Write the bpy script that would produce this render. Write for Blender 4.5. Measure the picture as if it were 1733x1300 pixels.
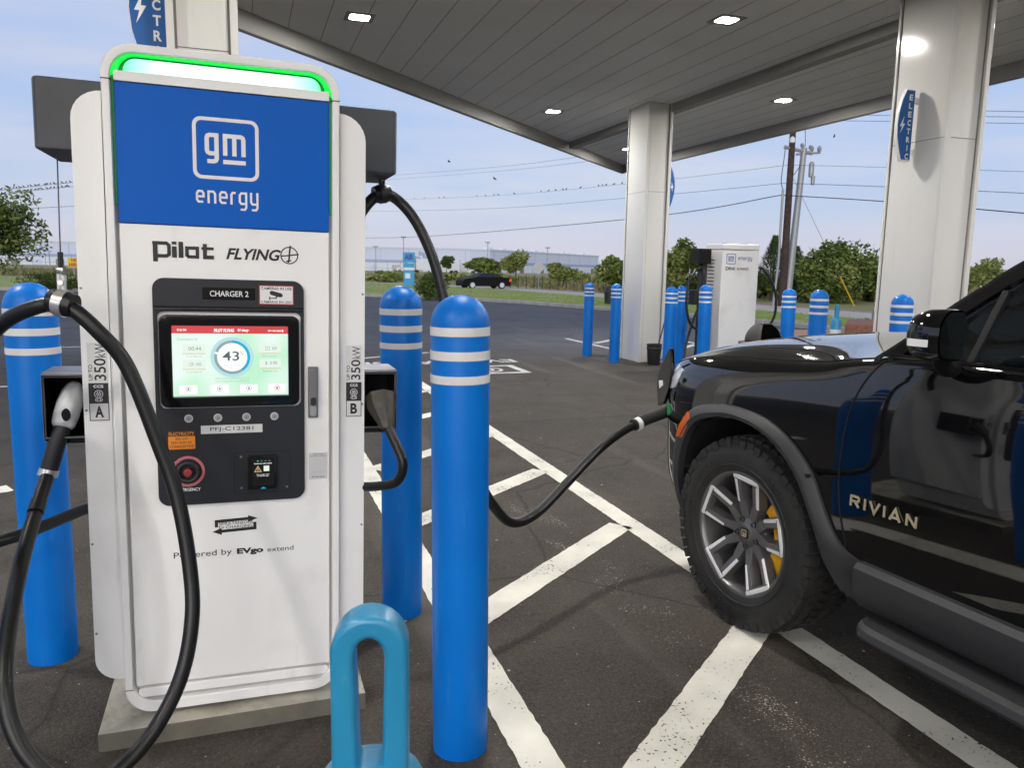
import bpy, bmesh, math, random
from mathutils import Vector, Matrix
from mathutils.bvhtree import BVHTree
R = math.radians
for o in list(bpy.data.objects): bpy.data.objects.remove(o)
SC = bpy.context.scene; COL = SC.collection

# ------------------------------------------------ camera, world, sun, exposure
YAW, PITCH, ROLL, EYE = R(19.05), R(8.4), R(1.0), 1.55
F0 = Vector((math.sin(YAW), math.cos(YAW), 0)); R0 = Vector((math.cos(YAW), -math.sin(YAW), 0)); U0 = Vector((0, 0, 1))
CF = F0*math.cos(PITCH) - U0*math.sin(PITCH); U1 = F0*math.sin(PITCH) + U0*math.cos(PITCH)
CR = R0*math.cos(ROLL) + U1*math.sin(ROLL); CU = -R0*math.sin(ROLL) + U1*math.cos(ROLL)
cd = bpy.data.cameras.new('camera'); cam = bpy.data.objects.new('camera', cd); COL.objects.link(cam)
cd.sensor_fit = 'HORIZONTAL'; cd.sensor_width = 36.0; cd.lens = 36*1315/1733; cd.clip_start = 0.05; cd.clip_end = 3000
cd.dof.use_dof = True; cd.dof.focus_distance = 3.2; cd.dof.aperture_fstop = 10
cam.matrix_world = Matrix(((CR.x, CU.x, -CF.x, 0), (CR.y, CU.y, -CF.y, 0), (CR.z, CU.z, -CF.z, EYE), (0, 0, 0, 1)))
SC.camera = cam
SC.view_settings.view_transform = 'Standard'; SC.view_settings.look = 'None'; SC.view_settings.exposure = .22; SC.view_settings.gamma = 1
SC.cycles.max_bounces = 8; SC.cycles.glossy_bounces = 4; SC.cycles.diffuse_bounces = 4; SC.cycles.transparent_max_bounces = 8
SC.cycles.sample_clamp_indirect = 6; SC.cycles.caustics_reflective = False; SC.cycles.caustics_refractive = False

SUN_EL, SUN_ROT = R(12), R(205)
W = bpy.data.worlds.new('World'); SC.world = W; W.use_nodes = True
wn, wl = W.node_tree.nodes, W.node_tree.links
wn.clear()
def wnode(t, **k):
    n = wn.new(t)
    for a, b in k.items(): setattr(n, a, b)
    return n
out = wnode('ShaderNodeOutputWorld'); bg = wnode('ShaderNodeBackground'); wl.new(bg.outputs[0], out.inputs[0])
tc = wnode('ShaderNodeTexCoord'); sep = wnode('ShaderNodeSeparateXYZ'); wl.new(tc.outputs['Generated'], sep.inputs[0])
rmp = wnode('ShaderNodeValToRGB'); wl.new(sep.outputs['Z'], rmp.inputs[0])
el = rmp.color_ramp.elements
el[0].position = 0.0; el[0].color = (.46, .455, .58, 1)
el[1].position = 1.0; el[1].color = (.40, .47, .66, 1)
for p, c in ((.035, (.435, .45, .60, 1)), (.075, (.365, .43, .62, 1)), (.16, (.335, .43, .655, 1)), (.45, (.40, .475, .68, 1))):
    e = el.new(p); e.color = c
mp = wnode('ShaderNodeMapping'); mp.inputs['Scale'].default_value = (1.6, 1.6, 11); wl.new(tc.outputs['Generated'], mp.inputs[0])
mp.inputs['Rotation'].default_value = (R(6), R(-5), 0)
nz = wnode('ShaderNodeTexNoise'); nz.inputs['Scale'].default_value = 1.7; nz.inputs['Detail'].default_value = 7; nz.inputs['Roughness'].default_value = .55
wl.new(mp.outputs[0], nz.inputs['Vector'])
cr = wnode('ShaderNodeValToRGB'); wl.new(nz.outputs[0], cr.inputs[0])
cr.color_ramp.elements[0].position = .40; cr.color_ramp.elements[0].color = (0, 0, 0, 1)
cr.color_ramp.elements[1].position = .62; cr.color_ramp.elements[1].color = (.75, .75, .75, 1)
mx = wnode('ShaderNodeMix', data_type='RGBA'); wl.new(cr.outputs[0], mx.inputs['Factor'])
wl.new(rmp.outputs[0], mx.inputs['A']); mx.inputs['B'].default_value = (.485, .495, .62, 1)
sky = wnode('ShaderNodeTexSky', sky_type='NISHITA'); sky.sun_disc = False; sky.sun_elevation = SUN_EL; sky.sun_rotation = SUN_ROT
sm = wnode('ShaderNodeVectorMath', operation='SCALE'); sm.inputs['Scale'].default_value = .02; wl.new(sky.outputs[0], sm.inputs[0])
ad = wnode('ShaderNodeVectorMath', operation='ADD'); wl.new(mx.outputs['Result'], ad.inputs[0]); wl.new(sm.outputs[0], ad.inputs[1])
wl.new(ad.outputs[0], bg.inputs[0]); bg.inputs[1].default_value = .98
sd = bpy.data.lights.new('sun', 'SUN'); sd.energy = 1.35; sd.angle = R(45); sd.color = (1, .96, .92)
so = bpy.data.objects.new('sun', sd); COL.objects.link(so)
sdir = Vector((math.sin(SUN_ROT)*math.cos(SUN_EL), math.cos(SUN_ROT)*math.cos(SUN_EL), math.sin(SUN_EL)))
so.rotation_euler = sdir.to_track_quat('Z', 'Y').to_euler()

# ------------------------------------------------ materials
def mat(name, col, rough=.5, metal=0, coat=0, emit=None, es=0, noise=None, bump=None, spec=None, alpha=None):
    """noise=(scale, other colour, lo, hi)  bump=(scale, strength)"""
    m = bpy.data.materials.new(name); m.use_nodes = True; nt = m.node_tree; b = nt.nodes['Principled BSDF']
    b.inputs['Base Color'].default_value = (*col, 1); b.inputs['Roughness'].default_value = rough; b.inputs['Metallic'].default_value = metal
    b.inputs['Coat Weight'].default_value = coat; b.inputs['Coat Roughness'].default_value = .03
    if spec is not None: b.inputs['Specular IOR Level'].default_value = spec
    if emit: b.inputs['Emission Color'].default_value = (*emit, 1); b.inputs['Emission Strength'].default_value = es
    if noise or bump:
        t = nt.nodes.new('ShaderNodeTexCoord')
    if noise:
        n = nt.nodes.new('ShaderNodeTexNoise'); n.inputs['Scale'].default_value = noise[0]; n.inputs['Detail'].default_value = 6; nt.links.new(t.outputs['Object'], n.inputs['Vector'])
        r = nt.nodes.new('ShaderNodeValToRGB'); nt.links.new(n.outputs[0], r.inputs[0])
        r.color_ramp.elements[0].position = noise[2]; r.color_ramp.elements[0].color = (*col, 1)
        r.color_ramp.elements[1].position = noise[3]; r.color_ramp.elements[1].color = (*noise[1], 1)
        nt.links.new(r.outputs[0], b.inputs['Base Color'])
    if bump:
        n = nt.nodes.new('ShaderNodeTexNoise'); n.inputs['Scale'].default_value = bump[0]; n.inputs['Detail'].default_value = 4; nt.links.new(t.outputs['Object'], n.inputs['Vector'])
        q = nt.nodes.new('ShaderNodeBump'); q.inputs['Strength'].default_value = bump[1]; q.inputs['Distance'].default_value = .01
        nt.links.new(n.outputs[0], q.inputs['Height']); nt.links.new(q.outputs[0], b.inputs['Normal'])
    return m
M = {}
M['white'] = mat('white powder coat', (.83, .825, .81), .38, noise=(2.2, (.66, .65, .62), .52, .80))
M['panelwhite'] = mat('charger front white', (.86, .855, .84), .42, noise=(2.6, (.66, .65, .62), .54, .82))
M['colwhite'] = mat('column white gloss', (.68, .675, .65), .12, coat=.3, noise=(1.1, (.66, .65, .61), .45, .75))
M['ceil'] = mat('canopy deck panel', (.84, .835, .81), .55, noise=(.6, (.77, .765, .74), .4, .7))
M['seam'] = mat('dark seam', (.06, .06, .058), .7); M['deckseam'] = mat('deck seam', (.20, .195, .185), .7)
M['fascia'] = mat('canopy fascia', (.30, .295, .28), .55)
M['blue'] = mat('bollard blue plastic', (.001, .165, .60), .38, noise=(2.5, (.001, .13, .52), .4, .75), bump=(26, .03), spec=.28)
M['band'] = mat('reflective band', (.70, .70, .69), .4, noise=(9, (.60, .60, .58), .4, .7))
M['logoblue'] = mat('panel blue', (.001, .105, .50), .42, spec=.15)
M['signblue'] = mat('sign blue', (.006, .095, .33), .35)
M['letter'] = mat('white lettering', (.78, .78, .78), .5)
M['black'] = mat('black print', (.012, .012, .014), .5)
M['dgrey'] = mat('dark grey console', (.016, .018, .023), .42, spec=.35, bump=(300, .05))
M['boxgrey'] = mat('cable box grey', (.046, .052, .060), .5, noise=(5, (.034, .038, .044), .4, .7), bump=(150, .05))
M['gloss'] = mat('glossy black', (.006, .006, .007), .08)
M['rubber'] = mat('cable rubber', (.009, .0095, .0095), .36, spec=.4, bump=(40, .08))
M['blackplastic'] = mat('black plastic', (.014, .014, .015), .5)
M['steel'] = mat('brushed steel', (.66, .65, .62), .28, .75)
M['button'] = mat('steel button', (.58, .58, .57), .3, .3)
M['silver'] = mat('silver plastic', (.80, .80, .80), .28, .15, noise=(20, (.68, .68, .68), .4, .7))
M['grey'] = mat('mid grey metal', (.23, .23, .24), .35, .7)
M['concrete'] = mat('concrete', (.42, .40, .33), .85, noise=(11, (.27, .25, .20), .42, .68), bump=(45, .5))
M['concreteside'] = mat('concrete darker side', (.15, .143, .112), .85, noise=(7, (.10, .095, .075), .35, .7), bump=(45, .5))  # upright pad faces, a darker tone than the top
M['kerb'] = mat('kerb concrete', (.40, .385, .35), .85, noise=(2, (.30, .29, .26), .4, .7))
M['paperlabel'] = mat('paper label', (.56, .56, .56), .5)
M['orange'] = mat('orange sticker', (.75, .24, .015), .5)
M['red'] = mat('sticker red', (.45, .02, .03), .5)
M['pink'] = mat('faded red ring', (.50, .14, .17), .5)
M['redbtn'] = mat('red button', (.30, .03, .03), .4)
M['carpaint'] = mat('black car paint', (.0025, .0026, .0032), .035, 0, coat=.6)
M['sedanpaint'] = mat('dark sedan paint', (.006, .006, .007), .55, spec=.2)
M['cladding'] = mat('grey wheel arch cladding', (.025, .026, .028), .55, bump=(400, .1))
M['cartrim'] = mat('black car trim', (.006, .006, .0065), .5, spec=.25)
M['gap'] = mat('panel gap', (.001, .001, .001), .9)
M['tyre'] = mat('tyre rubber', (.011, .011, .0105), .72, noise=(12, (.019, .018, .0165), .4, .7), bump=(120, .15))
M['rim'] = mat('dark grey wheel', (.15, .148, .150), .36, .6)
M['machined'] = mat('machined aluminium', (.80, .80, .80), .35, .25)
M['caliper'] = mat('yellow caliper', (.72, .36, .01), .4)
M['disc'] = mat('brake disc', (.10, .09, .085), .4, .9)
M['gold'] = mat('bronze badge', (.80, .68, .46), .25, .7)
M['amber'] = mat('amber lens', (.55, .10, .01), .15, coat=.5)
M['lamp'] = mat('headlamp lens', (.55, .57, .60), .08, .3, coat=1)
M['greenled'] = mat('green light', (0, .2, .04), .4, emit=(.0, .30, .09), es=.10)
M['leaf1'] = mat('leaf dark', (.075, .108, .026), .8, spec=.1); M['leaf2'] = mat('leaf mid', (.165, .215, .055), .8, spec=.1); M['leaf3'] = mat('leaf light', (.28, .31, .10), .8, spec=.1)
M['conif'] = mat('conifer green', (.075, .105, .055), .8, spec=.1); M['bark'] = mat('bark', (.07, .055, .042), .9, bump=(20, .6))
M['polewood'] = mat('creosote pole', (.045, .030, .024), .9, noise=(6, (.085, .055, .045), .4, .7), bump=(30, .5))
M['galv'] = mat('galvanised grey', (.36, .37, .38), .5, .4)
M['wire'] = mat('overhead wire', (.05, .05, .055), .6)
M['teal'] = mat('delineator blue', (.016, .20, .38), .3, noise=(4, (.022, .245, .43), .4, .7), coat=.2)
M['bin'] = mat('bin grey black', (.045, .042, .038), .55, bump=(60, .2)); M['binin'] = mat('bin opening', (.002, .002, .002), 1, spec=0)
M['whhaze'] = mat('warehouse wall haze paled', (.60, .65, .76), .7, noise=(.02, (.63, .67, .77), .4, .6)); M['whwhite'] = mat('warehouse white', (.68, .71, .76), .6); M['whbluehaze'] = mat('warehouse blue haze paled', (.36, .44, .60), .6)  # wall and band colours paled to stand in for distance haze
M['truckwhite'] = mat('truck white', (.66, .68, .71), .4); M['glass'] = mat('dark glass', (.01, .012, .015), .05)
M['tail'] = mat('tail lamp', (.5, .01, .01), .2, emit=(1, .03, .02), es=1.6)
M['brick'] = mat('red brick', (.27, .12, .075), .85, noise=(14, (.18, .08, .05), .4, .7), bump=(25, .4))
M['yellow'] = mat('yellow guard', (.75, .42, .01), .4)
M['cyan'] = mat('air sign blue', (.03, .34, .62), .4); M['yellowsign'] = mat('yellow sign', (.75, .52, .02), .5)
M['bird'] = mat('bird', (.03, .03, .035), .8)

def scuff(m, sc, lo, hi, amt, col):
    nt = m.node_tree; N = nt.nodes.new; K = nt.links.new; b = nt.nodes['Principled BSDF']; t = N('ShaderNodeTexCoord'); mp = N('ShaderNodeMapping'); mp.inputs['Scale'].default_value = sc; K(t.outputs['Object'], mp.inputs[0])
    n = N('ShaderNodeTexNoise'); n.inputs['Scale'].default_value = 1; n.inputs['Detail'].default_value = 8; n.inputs['Roughness'].default_value = .7; K(mp.outputs[0], n.inputs['Vector'])
    r = N('ShaderNodeValToRGB'); K(n.outputs[0], r.inputs[0]); r.color_ramp.elements[0].position = lo; r.color_ramp.elements[1].position = hi; r.color_ramp.elements[0].color = (0, 0, 0, 1); r.color_ramp.elements[1].color = (amt, amt, amt, 1)
    x = N('ShaderNodeMix'); x.data_type = 'RGBA'; K(r.outputs[0], x.inputs['Factor']); old = b.inputs['Base Color']
    if old.links: K(old.links[0].from_socket, x.inputs['A'])
    else: x.inputs['A'].default_value = old.default_value[:]
    x.inputs['B'].default_value = (*col, 1); K(x.outputs['Result'], b.inputs['Base Color'])
scuff(M['blue'], (26, 26, 5), .60, .76, .45, (.10, .26, .52)); scuff(M['blue'], (14, 14, 1.2), .62, .80, .5, (.02, .045, .12))
scuff(M['panelwhite'], (9, 9, 2.5), .60, .80, .45, (.42, .40, .36)); scuff(M['white'], (16, 9, 3), .62, .82, .5, (.40, .385, .35)); scuff(M['teal'], (40, 40, 12), .62, .78, .4, (.30, .45, .55))
scuff(M['colwhite'], (6, 6, .8), .58, .82, .35, (.46, .44, .40)); scuff(M['concrete'], (40, 40, 40), .60, .72, .6, (.10, .095, .08)); scuff(M['cladding'], (30, 30, 30), .58, .78, .35, (.075, .07, .06))
# ceiling lens / screens
M['lens'] = mat('led lens', (.8, .8, .78), .4, emit=(1, .965, .91), es=720)
M['glow'] = mat('status bar core', (.8, 1, .95), .4, emit=(.62, 1.0, .86), es=1.35)
def statusmat():
    m = bpy.data.materials.new('status bar light'); m.use_nodes = True; nt = m.node_tree; N = nt.nodes.new; K = nt.links.new; b = nt.nodes['Principled BSDF']
    t = N('ShaderNodeTexCoord'); s = N('ShaderNodeSeparateXYZ'); K(t.outputs['Object'], s.inputs[0]); ab = N('ShaderNodeMath'); ab.operation = 'ABSOLUTE'; K(s.outputs['X'], ab.inputs[0])
    mu = N('ShaderNodeMath'); mu.operation = 'DIVIDE'; K(ab.outputs[0], mu.inputs[0]); mu.inputs[1].default_value = .29; r = N('ShaderNodeValToRGB'); K(mu.outputs[0], r.inputs[0]); e = r.color_ramp.elements
    e[0].position = .55; e[0].color = (.80, 1, .92, 1); e[1].position = 1; e[1].color = (.02, .80, .22, 1); q = e.new(.88); q.color = (.25, .95, .66, 1)
    K(r.outputs[0], b.inputs['Emission Color']); b.inputs['Emission Strength'].default_value = 1.15; b.inputs['Base Color'].default_value = (.2, .3, .25, 1); return m
M['glow'] = statusmat()
M['green'] = mat('status bar green', (.0, .3, .02), .4, emit=(.0, .86, .06), es=.95)
M['cyanglow'] = mat('status bar cyan', (.2, .8, .6), .4, emit=(.15, .95, .62), es=1.0)

# ------------------------------------------------ mesh builder
class MB:
    def __init__(s): s.v = []; s.f = []; s.mi = []; s.mats = []
    def m(s, name):
        if name not in s.mats: s.mats.append(name)
        return s.mats.index(name)
    def add(s, vs, fs, mt):
        k = len(s.v); i = s.m(mt); s.v += [tuple(p) for p in vs]
        for f in fs: s.f.append([a+k for a in f]); s.mi.append(i)
    def box(s, a, b, mt, T=None):
        x0, y0, z0 = a; x1, y1, z1 = b
        vs = [(x, y, z) for x in (x0, x1) for y in (y0, y1) for z in (z0, z1)]
        if T: vs = [T @ Vector(p) for p in vs]
        s.add(vs, [(0, 1, 3, 2), (4, 6, 7, 5), (0, 4, 5, 1), (2, 3, 7, 6), (0, 2, 6, 4), (1, 5, 7, 3)], mt)
    def prism(s, poly, d0, d1, mt, axis='Y', T=None):
        n = len(poly)
        def P(a, b, d): return {'Y': (a, d, b), 'Z': (a, b, d), 'X': (d, a, b)}[axis]
        vs = [P(a, b, d0) for a, b in poly] + [P(a, b, d1) for a, b in poly]
        if T: vs = [T @ Vector(p) for p in vs]
        s.add(vs, [list(range(n)), list(range(2*n-1, n-1, -1))] + [(i, i+n, (i+1) % n+n, (i+1) % n) for i in range(n)], mt)
    def ring(s, outer, inner, d0, d1, mt, axis='Y'):
        """frame: two loops of equal length"""
        n = len(outer)
        def P(a, b, d): return {'Y': (a, d, b), 'Z': (a, b, d), 'X': (d, a, b)}[axis]
        vs = [P(*p, d0) for p in outer] + [P(*p, d0) for p in inner] + [P(*p, d1) for p in outer] + [P(*p, d1) for p in inner]
        fs = []
        for i in range(n):
            j = (i+1) % n
            fs += [(i, j, j+n, i+n), (i+2*n, i+3*n, j+3*n, j+2*n), (i, i+2*n, j+2*n, j), (i+n, j+n, j+3*n, i+3*n)]
        s.add(vs, fs, mt)
    def lathe(s, prof, mt, n=32, T=None, cap=True):
        vs = []; fs = []
        for r, z in prof:
            for i in range(n): a = 2*math.pi*i/n; vs.append(Vector((r*math.cos(a), r*math.sin(a), z)))
        if T: vs = [T @ p for p in vs]
        for k in range(len(prof)-1):
            for i in range(n): j = (i+1) % n; fs.append((k*n+i, k*n+j, (k+1)*n+j, (k+1)*n+i))
        if cap: fs += [list(range(n-1, -1, -1)), [(len(prof)-1)*n+i for i in range(n)]]
        s.add(vs, fs, mt)
    def tube(s, path, r, mt, n=12, smooth=0, cap=True):
        pts = [Vector(p) for p in path]
        if smooth: pts = catmull(pts, smooth)
        rr = r if callable(r) else (lambda t: r)
        t0 = (pts[1]-pts[0]).normalized(); up = Vector((0, 0, 1)) if abs(t0.z) < .9 else Vector((1, 0, 0))
        nx = t0.cross(up).normalized(); vs = []; fs = []
        for k, p in enumerate(pts):
            t = (pts[min(k+1, len(pts)-1)]-pts[max(k-1, 0)]).normalized()
            nx = (nx - t*nx.dot(t)).normalized(); ny = t.cross(nx); q = rr(k/(len(pts)-1))
            for i in range(n): a = 2*math.pi*i/n; vs.append(p+nx*(q*math.cos(a))+ny*(q*math.sin(a)))
        for k in range(len(pts)-1):
            for i in range(n): j = (i+1) % n; fs.append((k*n+i, k*n+j, (k+1)*n+j, (k+1)*n+i))
        if cap: fs += [list(range(n-1, -1, -1)), [(len(pts)-1)*n+i for i in range(n)]]
        s.add(vs, fs, mt)
    def grid(s, rows, mt, close=False):
        n = len(rows[0]); vs = [p for r in rows for p in r]; fs = []
        for k in range(len(rows)-1):
            for i in range(n-1+(1 if close else 0)):
                j = (i+1) % n; fs.append((k*n+i, k*n+j, (k+1)*n+j, (k+1)*n+i))
        s.add(vs, fs, mt)
    def mesh(s, name, ang=35, bevel=0, seg=2, fix=True, weld=0):
        me = bpy.data.meshes.new(name)
        bm = bmesh.new(); bv = [bm.verts.new(p) for p in s.v]
        for f, i in zip(s.f, s.mi):
            try: q = bm.faces.new([bv[a] for a in f]); q.material_index = i; q.smooth = True
            except ValueError: pass
        if weld: bmesh.ops.remove_doubles(bm, verts=bm.verts, dist=weld)
        if fix: bmesh.ops.recalc_face_normals(bm, faces=bm.faces)
        if bevel:
            es = [e for e in bm.edges if len(e.link_faces) == 2 and e.calc_face_angle(0) > R(30)]
            bmesh.ops.bevel(bm, geom=es, offset=bevel, segments=seg, affect='EDGES', profile=.5, clamp_overlap=True)
            for q in bm.faces: q.smooth = True
        bm.to_mesh(me); bm.free()
        for n in s.mats: me.materials.append(M[n])
        me.set_sharp_from_angle(angle=R(ang))
        return me
    def build(s, name, parent=None, **k):
        o = bpy.data.objects.new(name, s.mesh(name, **k)); COL.objects.link(o)
        if k.get('bevel'):
            w = o.modifiers.new('weighted', 'WEIGHTED_NORMAL'); w.keep_sharp = True; w.weight = 60
        if parent: o.parent = parent
        return o
def catmull(P, n):
    o = []
    for i in range(len(P)-1):
        a, b, c, d = P[max(i-1, 0)], P[i], P[i+1], P[min(i+2, len(P)-1)]
        for k in range(n):
            t = k/n; o.append(.5*((2*b)+(c-a)*t+(2*a-5*b+4*c-d)*t*t+(3*b-a-3*c+d)*t**3))
    return o+[P[-1]]
def rrect(x0, z0, x1, z1, r, n=6):
    if isinstance(r, (int, float)): r = (r, r, r, r)   # bl, br, tr, tl
    o = []
    for (cx, cz, a0, q) in ((x0+r[0], z0+r[0], 180, r[0]), (x1-r[1], z0+r[1], 270, r[1]), (x1-r[2], z1-r[2], 0, r[2]), (x0+r[3], z1-r[3], 90, r[3])):
        for k in range(n+1): a = R(a0+90*k/n); o.append((cx+q*math.cos(a), cz+q*math.sin(a)))
    return o
def circ(cx, cz, r, n=28): return [(cx+r*math.cos(2*math.pi*i/n), cz+r*math.sin(2*math.pi*i/n)) for i in range(n)]
def stroke(pts, w):
    """flat polyline of width w in 2D, mitred; returns list of quads (polys)"""
    P = [Vector(p) for p in pts]; o = []
    def nr(a, b): d = (b-a).normalized(); return Vector((-d.y, d.x))
    L = []; Q = []
    for i, p in enumerate(P):
        n1 = nr(P[i-1], p) if i > 0 else nr(p, P[i+1]); n2 = nr(p, P[i+1]) if i < len(P)-1 else n1
        m = (n1+n2).normalized(); k = w/2/max(.4, m.dot(n1)); L.append(p+m*k); Q.append(p-m*k)
    return [[tuple(L[i]), tuple(Q[i]), tuple(Q[i+1]), tuple(L[i+1])] for i in range(len(P)-1)]
def flat(mb, polys, y, mt):
    for p in polys: mb.add([(a, y, b) for a, b in p], [list(range(len(p)))], mt)
def obj_tag(o, label=None, cat=None, group=None, kind=None):
    if label: o['label'] = label
    if cat: o['category'] = cat
    if group: o['group'] = group
    if kind: o['kind'] = kind
    return o
def empty(name, loc=(0, 0, 0), rot=(0, 0, 0), label=None, cat=None, group=None):
    o = bpy.data.objects.new(name, None); COL.objects.link(o); o.location = loc; o.rotation_euler = rot; o.empty_display_size = .1
    return obj_tag(o, label, cat, group)
def kids(o): return [c for c in bpy.data.objects if c.parent == o]
def copy_tree(o, parent=None):
    c = o.copy(); COL.objects.link(c); c.parent = parent
    for ch in kids(o): copy_tree(ch, c)
    return c
def text_mesh(body, bold=0, shear=0, spacing=1.0):
    cu = bpy.data.curves.new('t', 'FONT'); cu.body = body; cu.size = 1; cu.align_x = 'LEFT'; cu.fill_mode = 'FRONT'
    cu.shear = shear; cu.space_character = spacing; cu.offset = bold; cu.resolution_u = 4
    o = bpy.data.objects.new('t', cu); COL.objects.link(o); bpy.context.view_layer.update()
    me = bpy.data.meshes.new_from_object(o.evaluated_get(bpy.context.evaluated_depsgraph_get()))
    vs = [(v.co.x, v.co.y) for v in me.vertices]; fs = [list(p.vertices) for p in me.polygons]
    bpy.data.objects.remove(o); bpy.data.curves.remove(cu); bpy.data.meshes.remove(me)
    return vs, fs
def text(mb, body, x0, z0, x1, z1, y, mt, bold=0, shear=0, rot=0, spacing=1.0, T=None, keep=False):
    """fit text in the rectangle on the plane y; rot=90 reads upward"""
    vs, fs = text_mesh(body, bold, shear, spacing)
    if not vs: return
    a0 = min(v[0] for v in vs); a1 = max(v[0] for v in vs); b0 = min(v[1] for v in vs); b1 = max(v[1] for v in vs)
    o = []
    for a, b in vs:
        s, t = (a-a0)/(a1-a0), (b-b0)/(b1-b0)
        if rot == 90: s, t = 1-t, s
        o.append((x0+s*(x1-x0), y, z0+t*(z1-z0)))
    if T: o = [T @ Vector(p) for p in o]
    mb.add(o, fs, mt)
# ------------------------------------------------ where a photo pixel meets the ground / a plane
EYEV = Vector((0, 0, EYE))
def ray(x, y): return CF + CR*((x-866.5)/1315) - CU*((y-650)/1315)
def gp(x, y, z=0): d = ray(x, y); return EYEV + d*((z-EYE)/d.z)
def pd(x, y, depth): return EYEV + ray(x, y)*depth
def pl(x, y, p, n): d = ray(x, y); n = Vector(n); return EYEV + d*((Vector(p)-EYEV).dot(n)/d.dot(n))

# ------------------------------------------------ the ground
def asphalt():
    m = bpy.data.materials.new('asphalt'); m.use_nodes = True; nt = m.node_tree; N = nt.nodes.new; K = nt.links.new; b = nt.nodes['Principled BSDF']
    t = N('ShaderNodeTexCoord'); P = t.outputs['Object']
    def noise(s, d=5, r=.6, vec=None):
        n = N('ShaderNodeTexNoise'); n.inputs['Scale'].default_value = s; n.inputs['Detail'].default_value = d; n.inputs['Roughness'].default_value = r; K(vec or P, n.inputs['Vector']); return n.outputs[0]
    def ramp(v, a, b_, c0, c1):
        r = N('ShaderNodeValToRGB'); K(v, r.inputs[0]); e = r.color_ramp.elements; e[0].position = a; e[1].position = b_; e[0].color = (*c0, 1); e[1].color = (*c1, 1); return r.outputs[0]
    def mix(f, a, c, mode='MIX'):
        x = N('ShaderNodeMix'); x.data_type = 'RGBA'; x.blend_type = mode
        (K(f, x.inputs['Factor']) if not isinstance(f, float) else setattr(x.inputs['Factor'], 'default_value', f))
        for q, s in ((a, 'A'), (c, 'B')):
            if isinstance(q, tuple): x.inputs[s].default_value = (*q, 1)
            else: K(q, x.inputs[s])
        return x.outputs['Result']
    near = ramp(noise(1.6, 9, .68), .32, .70, (.033, .027, .0205), (.100, .085, .066))
    near = mix(ramp(noise(.45, 3), .45, .70, (0, 0, 0), (.7, .7, .7)), near, (.056, .050, .043))
    near = mix(ramp(noise(55, 3, .8), .40, .66, (0, 0, 0), (.62, .62, .62)), near, (.019, .0162, .013))
    near = mix(ramp(noise(95, 2, .8), .56, .74, (0, 0, 0), (.6, .6, .6)), near, (.17, .15, .12))
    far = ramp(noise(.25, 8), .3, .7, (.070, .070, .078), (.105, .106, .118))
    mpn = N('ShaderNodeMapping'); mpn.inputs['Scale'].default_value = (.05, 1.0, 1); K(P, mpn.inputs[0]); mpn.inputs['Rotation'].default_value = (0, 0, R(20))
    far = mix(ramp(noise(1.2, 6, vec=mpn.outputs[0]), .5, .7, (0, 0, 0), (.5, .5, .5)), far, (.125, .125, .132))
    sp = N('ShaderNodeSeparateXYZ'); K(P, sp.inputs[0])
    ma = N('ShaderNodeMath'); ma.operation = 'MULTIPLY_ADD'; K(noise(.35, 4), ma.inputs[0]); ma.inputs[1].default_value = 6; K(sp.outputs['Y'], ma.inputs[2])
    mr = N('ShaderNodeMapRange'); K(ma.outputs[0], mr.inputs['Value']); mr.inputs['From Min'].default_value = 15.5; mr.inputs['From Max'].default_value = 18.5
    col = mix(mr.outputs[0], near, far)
    vo = N('ShaderNodeTexVoronoi'); vo.inputs['Scale'].default_value = 170; K(P, vo.inputs['Vector'])
    ag = ramp(vo.outputs['Color'], .60, .95, (0, 0, 0), (.7, .7, .7))
    col = mix(ag, col, (.105, .097, .085))
    sc = mix(ramp(noise(3.1, 9, .7), .62, .72, (0, 0, 0), (.35, .35, .35)), col, (.12, .115, .105))
    drk = mix(ramp(noise(.8, 7, .65), .56, .70, (0, 0, 0), (.6, .6, .6)), sc, (.024, .022, .020))
    drk = mix(ramp(noise(2.3, 4, .5), .66, .76, (0, 0, 0), (.55, .55, .55)), drk, (.016, .015, .014))
    m2 = N('ShaderNodeMapping'); m2.inputs['Scale'].default_value = (1.1, .10, 1); m2.inputs['Rotation'].default_value = (0, 0, R(-35)); K(P, m2.inputs[0])
    drk = mix(ramp(noise(1.6, 6, .6, vec=m2.outputs[0]), .58, .68, (0, 0, 0), (.32, .32, .32)), drk, (.17, .155, .13))
    vc = N('ShaderNodeTexVoronoi'); vc.feature = 'DISTANCE_TO_EDGE'; vc.inputs['Scale'].default_value = .55
    wv = N('ShaderNodeMix'); wv.data_type = 'RGBA'; wv.inputs['Factor'].default_value = .12; nn_ = N('ShaderNodeTexNoise'); nn_.inputs['Scale'].default_value = 2.5; nn_.inputs['Detail'].default_value = 8; K(P, nn_.inputs['Vector']); K(P, wv.inputs['A']); K(nn_.outputs['Color'], wv.inputs['B']); K(wv.outputs['Result'], vc.inputs['Vector'])
    drk = mix(ramp(vc.outputs['Distance'], .0, .006, (.6, .6, .6), (0, 0, 0)), drk, (.012, .011, .010))
    K(drk, b.inputs['Base Color']); b.inputs['Roughness'].default_value = .8; b.inputs['Specular IOR Level'].default_value = .3
    bu = N('ShaderNodeBump'); bu.inputs['Strength'].default_value = .55; bu.inputs['Distance'].default_value = .006
    ad2 = N('ShaderNodeMath'); ad2.operation = 'ADD'; K(vo.outputs['Distance'], ad2.inputs[0]); K(noise(60, 5, .7), ad2.inputs[1]); K(ad2.outputs[0], bu.inputs['Height']); K(bu.outputs[0], b.inputs['Normal'])
    return m
M['asphalt'] = asphalt()
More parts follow.
